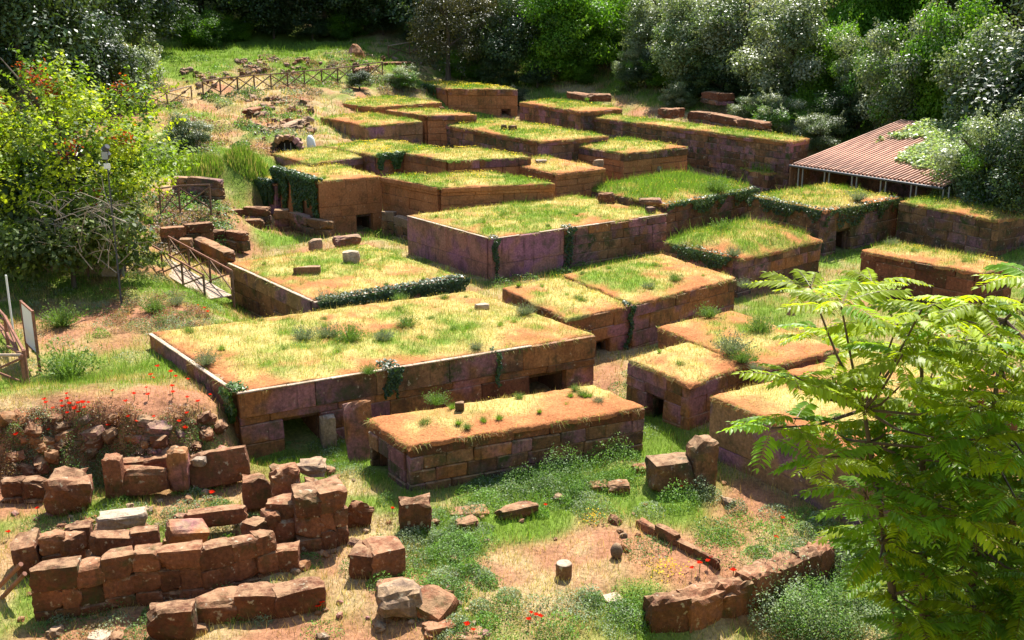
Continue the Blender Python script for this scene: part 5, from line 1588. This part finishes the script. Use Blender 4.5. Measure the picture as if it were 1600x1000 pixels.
for (u, v, r, h, n, col, lb) in [(880, 755, .9, 1.0, 2600, GW, 'tallest leafy weed in front of the narrow tomb wall'), (960, 725, .9, .9, 2400, GB, 'green weed clump at the end of the narrow tomb'),
                                 (820, 765, .7, .7, 1500, GW, 'dark leafy weed in the shade of the narrow tomb'), (1060, 790, .6, .6, 1200, GB, 'bushy green weed with a poppy by the mossy block'),
                                 (1100, 775, .5, .5, 900, GY_, 'grey weed at the foot of the plastered wall'), (710, 860, .7, .45, 1500, GB, 'bright green weed patch beside the bare floor'),
                                 (340, 835, .35, .4, 500, GY_, 'grey mullein like weed inside the small ruin'), (480, 880, .4, .25, 500, GW, 'weed in the shade under the broken pier'), (130, 745, .8, .6, 1400, GW, 'dark bramble on the scarp beside the red boulder'),
                                 (640, 850, .4, .5, 700, GY_, 'grey flowered weed between upright block and squared pair'), (595, 915, .35, .3, 500, GB, 'green weed behind the rock heap'), (1150, 798, .3, .3, 500, (.16, .2, .11), 'grey weed beside the red bare patch'),
                                 (760, 720, .8, .5, 1200, GW, 'creeping weeds against the narrow tomb front'), (200, 745, .6, .5, 900, GW, 'dark weed between boulder and upright stone')]:
    weed(u, v, r, h, n, col, own=lb)
for k in range(130):
    u, v = rnd.choice([(rnd.uniform(640, 760), rnd.uniform(800, 960)), (rnd.uniform(640, 760), rnd.uniform(800, 960)), (rnd.uniform(760, 1000), rnd.uniform(740, 810)), (rnd.uniform(1000, 1300), rnd.uniform(800, 880)), (rnd.uniform(700, 1000), rnd.uniform(930, 1000)), (rnd.uniform(700, 1000), rnd.uniform(720, 790))])
    weed(u, v, rnd.uniform(.25, .7), rnd.uniform(.12, .35), 550, rnd.choice([GW, GY_, GB, GY_]), .055)
for k in range(46):
    u, v = rnd.choice([(rnd.uniform(0, 350), rnd.uniform(680, 790)), (rnd.uniform(440, 570), rnd.uniform(690, 740)), (rnd.uniform(0, 420), rnd.uniform(770, 830)), (rnd.uniform(940, 1040), rnd.uniform(560, 700)), (rnd.uniform(60, 420), rnd.uniform(930, 1000))])
    weed(u, v, rnd.uniform(.25, .6), rnd.uniform(.1, .3), 380, rnd.choice([GW, GY_, GW]), .05)
for k in range(110):
    weed(rnd.uniform(1190, 1600), rnd.uniform(880, 1000), rnd.uniform(.35, .8), rnd.uniform(.4, 1.1), 620, rnd.choice([GY_, GB, GW, (.2, .26, .11)]), .06)
for k in range(150):
    u, v = rnd.choice([(rnd.uniform(0, 340), rnd.uniform(650, 760)), (rnd.uniform(0, 340), rnd.uniform(650, 760)), (rnd.uniform(140, 320), rnd.uniform(460, 520))])
    weed(u, v, rnd.uniform(.25, .6), rnd.uniform(.12, .5), 330, rnd.choice([(.22, .09, .045), (.30, .15, .08), (.16, .065, .035), (.36, .25, .14), GW, GY_, (.33, .22, .15)]), .05)
for k in range(150):
    u, v = rnd.choice([(rnd.uniform(250, 500), rnd.uniform(90, 250)), (rnd.uniform(380, 690), rnd.uniform(85, 150)), (rnd.uniform(230, 350), rnd.uniform(310, 400))])
    weed(u, v, rnd.uniform(.7, 1.6), rnd.uniform(.3, .7), 260, rnd.choice([GY_, GW, (.30, .20, .14), (.22, .20, .13), (.27, .14, .09), GB]), .17)
for k in range(56):
    u, v = rnd.choice([(rnd.uniform(60, 430), rnd.uniform(800, 850)), (rnd.uniform(40, 560), rnd.uniform(880, 1000)), (rnd.uniform(420, 640), rnd.uniform(760, 900)), (rnd.uniform(160, 420), rnd.uniform(760, 800))])
    weed(u, v, rnd.uniform(.2, .5), rnd.uniform(.12, .35), 300, rnd.choice([GW, GY_, GB, (.30, .22, .12)]), .05)
for (u, v) in ((880, 430), (820, 440), (960, 400), (780, 445), (900, 415)):
    weed(u, v, .8, .4, 500, GW, .08)
for k in range(40):
    weed(rnd.uniform(0, 340), rnd.uniform(430, 600), rnd.uniform(.3, .7), rnd.uniform(.1, .35), 260, rnd.choice([GY_, GB]), .06)
tag(obj('weeds', mesh_np('weeds', np.concatenate(WQ), 4, np.concatenate(WC)), M['weed']), 'low leafy weeds covering the ground between the ruins', 'weeds', kind='stuff')

# ------------------------------------------------------------------ meadow grass on the open ground
def inside_tomb(x, y, mg=.05):
    r = np.zeros(len(x), bool)
    for T in TOMBS.values():
        a = T['R'] - T['C']; b = T['L'] - T['C']
        det = a[0] * b[1] - a[1] * b[0]
        dx, dy = x - T['C'][0], y - T['C'][1]
        s = (dx * b[1] - dy * b[0]) / det; t = (a[0] * dy - a[1] * dx) / det
        r |= (s > -mg / 3) & (s < 1) & (t > -mg / 3) & (t < 1)
    return r


TR, TC = [], []
for (y0, y1, dens, k) in ((17, 34, 330, 1.0), (34, 50, 130, 1.5), (50, 75, 50, 2.4), (75, 124, 18, 4.0)):
    xm = y1 * .52 + 1
    n = int((y1 - y0) * 2 * xm * dens)
    x = rng.uniform(-xm, xm, n); y = rng.uniform(y0, y1, n)
    ok = (np.abs(x) < y * .5 + 1.0) & ~inside_tomb(x, y)
    x, y = x[ok], y[ok]
    wt = ground_w(x, y)
    keep = rng.random(len(x)) > wt[:, 0] * .8
    x, y, wt = x[keep], y[keep], wt[keep]
    p = np.stack([x, y, g(x, y)], -1)
    c, pick = grass_cols(wt, len(x))
    cl = fbm(x * 1.2, y * 1.2, 81)
    h = rng.uniform(.06, .24, len(x)) * (.45 + 1.2 * cl) * np.where(pick == 2, 1.25, 1) * (1 + .25 * (k - 1))
    w = rng.uniform(.009, .018, len(x)) * k
    TR.append(blades(p, h, w, .8)); TC.append(c)
tag(obj('meadow_grass', mesh_np('meadow_grass', np.concatenate(TR), 3, np.concatenate(TC)), M['grass']), 'dry and green grass over the open ground', 'grass', kind='stuff')

# poppies
def poppy_mesh(seed):
    r = np.random.default_rng(seed)
    t = []; c = []
    for k in range(6):
        a = k * 2 * np.pi / 6; b = a + 2.1
        t.append([(0, 0, .0), (np.cos(a) * .05, np.sin(a) * .05, .025 + r.uniform(-.01, .02)), (np.cos(b) * .05, np.sin(b) * .05, .025 + r.uniform(-.01, .02))])
        c.append(np.array([.75, .045, .012]) * r.uniform(.8, 1.15))
    return mesh_np('bloom', np.array(t), 3, np.array(c))
PM = [poppy_mesh(k) for k in range(4)]
stemb = MB(); stemb.tube([(0, 0, -.3), (.01, 0, 0)], .006, 4, False); STEM = stemb.mesh('stem')
M['stem'] = plain_mat('stem_green', (.10, .18, .04), .8, .1, .2)
sp = [(rnd.gauss(112, 16), rnd.gauss(636, 12)) for k in range(16)] + [(rnd.uniform(20, 340), rnd.uniform(610, 690)) for k in range(22)] + [(rnd.uniform(195, 300), rnd.uniform(560, 610)) for k in range(8)] + \
     [(460, 492), (470, 500), (498, 950), (503, 948), (830, 962), (838, 965), (845, 970), (826, 975), (1092, 888), (1105, 880), (1110, 876), (1080, 896), (1072, 748), (1064, 765), (1145, 892), (614, 800), (730, 985), (740, 988), (1222, 812), (1212, 846), (443, 797), (108, 863), (14, 834), (62, 862), (332, 770), (60, 800), (80, 800), (320, 480), (325, 485), (310, 475), (250, 985), (852, 790)]
for i, (u, v) in enumerate(sp):
    p = G(u, v + 8)
    h = rnd.uniform(.12, .24)
    root = empty('poppy', (p[0], p[1], p[2] + h), 'red poppy growing on the grassy ground round the ruins', 'poppy', 'red poppies', rz=rnd.uniform(0, 6))
    s = rnd.uniform(1.1, 1.9); root.scale = (s, s, s)
    obj('bloom', PM[i % 4], M['petal'], root); obj('stem', STEM, M['stem'], root)
# yellow flowers on the floor's edge
fy = [(G(rnd.gauss(1040, 16), rnd.gauss(898, 8)), 0) for k in range(120)] + [(G(rnd.gauss(925, 10), rnd.gauss(818, 4)), 0) for k in range(40)] + [(G(rnd.gauss(820, 25), rnd.gauss(442, 4)), 0) for k in range(60)]
fp = np.array([q[0] for q in fy]) + np.stack([rng.normal(0, .05, len(fy)), rng.normal(0, .05, len(fy)), rng.uniform(.08, .3, len(fy))], -1)
tag(obj('yellow_flowers', mesh_np('yellow_flowers', scatter_quads(fp, rng.normal(size=(len(fp), 3)) * .4 + [0, 0, 1], .05, .9), 4, YF * rng.uniform(.7, 1.2, (len(fp), 1))), M['petal']), 'tiny yellow flowers massed at the edge of the bare floor', 'flowers', kind='stuff')

# ------------------------------------------------------------------ feathery tree in front
def frond(seed, L=.82, pairs=11):
    r = random.Random(seed)
    v, f, c = [], [], []
    droop = r.uniform(.28, .5)
    def ax(t): return Vector((L * (t - .12 * t * t * droop * 2), 0, L * (.12 * t - droop * t * t)))
    for i in range(5):
        t = i / 5 + .0; a, b = ax(t), ax(t + .2)
        w = .008 * (1 - t * .7)
        k = len(v); v += [a + Vector((0, -w, 0)), a + Vector((0, w, 0)), b + Vector((0, w * .8, 0)), b + Vector((0, -w * .8, 0))]; f.append((k, k + 1, k + 2, k + 3)); c += [(.20, .16, .04)] * 4
    for i in range(pairs):
        t = .2 + .8 * i / (pairs - 1)
        p = ax(t)
        sz = .19 * (1 - .5 * abs(t - .5) ** 1.3) * r.uniform(.88, 1.1) * (1 if t < .9 else .7)
        for s in (-1, 1):
            if i == pairs - 1 and s == 1: d = Vector((1, 0, -.4)).normalized()
            else: d = Vector((.45 + r.uniform(-.1, .1), s * .85, -.38 + r.uniform(-.15, .15))).normalized()
            up = Vector((r.uniform(-.15, .15), 0, 1)); side = d.cross(up).normalized() * sz * .20
            nrm = side.cross(d).normalized() * sz * .05
            k = len(v)
            m1 = p + d * sz * .33; m2 = p + d * sz * .66 - Vector((0, 0, sz * .05)); e = p + d * sz - Vector((0, 0, sz * .16))
            v += [p, m1 + side + nrm, m1, m1 - side + nrm, m2 + side * .8 + nrm, m2, m2 - side * .8 + nrm, e]
            f += [(k, k + 1, k + 2), (k, k + 2, k + 3), (k + 1, k + 4, k + 5, k + 2), (k + 2, k + 5, k + 6, k + 3), (k + 4, k + 7, k + 5), (k + 5, k + 7, k + 6)]
            cc = r.uniform(.75, 1.2)
            c += [((.31, .40, .016) if seed % 2 else (.17, .31, .022))] * 8
            c[-8:] = [tuple(q * cc for q in w_) for w_ in c[-8:]]
    return v, f, np.array(c)
FR = [frond(300 + k, pairs=10 + k % 4) for k in range(6)]
FM = [mesh_py('leaf', v, f, False, c) for v, f, c in FR]
YT = 12.5
bx = PY(1480, 900, 13.2)[0]
zb = g1(bx, 13.2)
root = empty('feathery_tree', (bx, 13.2, zb), 'young feathery leaved tree with long pinnate leaves filling the corner of the view', 'tree')
o = np.array(root.location)
stems = []
for (ub, ut, vt, Y) in ((1470, 1440, 560, 12.9), (1560, 1570, 500, 12.6), (1475, 1350, 640, 12.2), (1590, 1640, 560, 13.3)):
    b0 = np.array([bx + (ub - 1500) * .003, 13.2, zb - .1]); tp = PY(ut, vt, Y)
    pts = [b0, b0 * .62 + tp * .38 + [0.12, 0, .25], b0 * .28 + tp * .72 + [.05, 0, .15], tp]
    mb = MB(); mb.tube([q - o for q in pts], [.085, .065, .045, .022], 8); mb.obj('trunk', M['bark_red'], root)
    stems += [pts[1] * (1 - f) + pts[2] * f for f in (.0, .3, .6)] + [pts[2] * (1 - f) + pts[3] * f for f in (0, .25, .5, .75, 1)]
stems = np.array(stems)
tips = [(1265, 432), (1365, 425), (1440, 470), (1275, 500), (1345, 520), (1410, 540), (1300, 575), (1240, 640), (1205, 655), (1290, 650), (1350, 600), (1530, 455), (1595, 470), (1500, 520), (1575, 540), (1460, 560), (1340, 690), (1400, 640), (1620, 420)]
bd = [(400, 1250), (500, 1260), (600, 1230), (650, 1210), (690, 1270), (720, 1320), (800, 1345), (900, 1390), (1010, 1430)]
tr = random.Random(4)
tries = 0
while len(tips) < 225 and tries < 12000:
    tries += 1
    v = tr.uniform(455, 1010); u = tr.uniform(1230, 1660)
    if u < np.interp(v, [a for a, _ in bd], [b for _, b in bd]): continue
    if min(math.hypot(u - a, v - b) for a, b in tips) < (50 if u < 1400 and v < 760 else 42 if v < 600 else 27): continue
    tips.append((u, v))
lv = []
for i, (u, v) in enumerate(tips):
    Y = 12.4 + tr.uniform(-1.2, 1.3) + (0.7 if v > 800 else 0)
    t = PY(u, v + 14, Y)
    below = stems[stems[:, 2] < t[2] + .2]
    k = below[np.argmin(np.linalg.norm(below - t, axis=1))] if len(below) else stems[0]
    mid = (k + t) / 2 + np.array([0, 0, -.08])
    mb = MB(); mb.tube([k - o, mid - o, t - o], [.022, .016, .010], 5); mb.obj('branch', M['bark_red'], root)
    n = 9 if v < 560 else 7
    a0 = tr.uniform(0, 6.28)
    for q in range(n):
        a = a0 + q * 2.39996
        el = tr.uniform(-.05, .5)
        s = tr.uniform(.62, 1.02)
        kk = tr.randrange(3) * 2 + (1 if tr.random() < (.85 if v < 620 else .3) else 0)
        lv.append((t + np.array([0, 0, -.03 * q * .6]), (tr.uniform(-.25, .25), -el, a), s, kk))
lv.sort(key=lambda q: np.linalg.norm(q[0] - np.array([0, 0, CH])) - .6 * q[0][2])
SQ, SC = [], []
Vv, Ff, Cc = [], [], []
for i, (t, r_, s, k) in enumerate(lv):
    if i < 300:
        obj('leaf', FM[k], M['leaf_ail'], root, t - o, r_, (s, s, s))
    else:
        R_ = Matrix.Translation(Vector(tuple(t - o))) @ Matrix.Rotation(r_[2], 4, 'Z') @ Matrix.Rotation(r_[1], 4, 'Y') @ Matrix.Diagonal((s, s, s, 1))
        b = len(Vv); vv, ff, c_ = FR[k]
        Vv += [R_ @ q for q in vv]; Ff += [tuple(j + b for j in q) for q in ff]; Cc.append(c_)
if Vv:
    ob = obj('leaf_mass', mesh_py('leaf_mass', Vv, Ff, False, np.concatenate(Cc)), M['leaf_ail'], root); ob['kind'] = 'stuff'
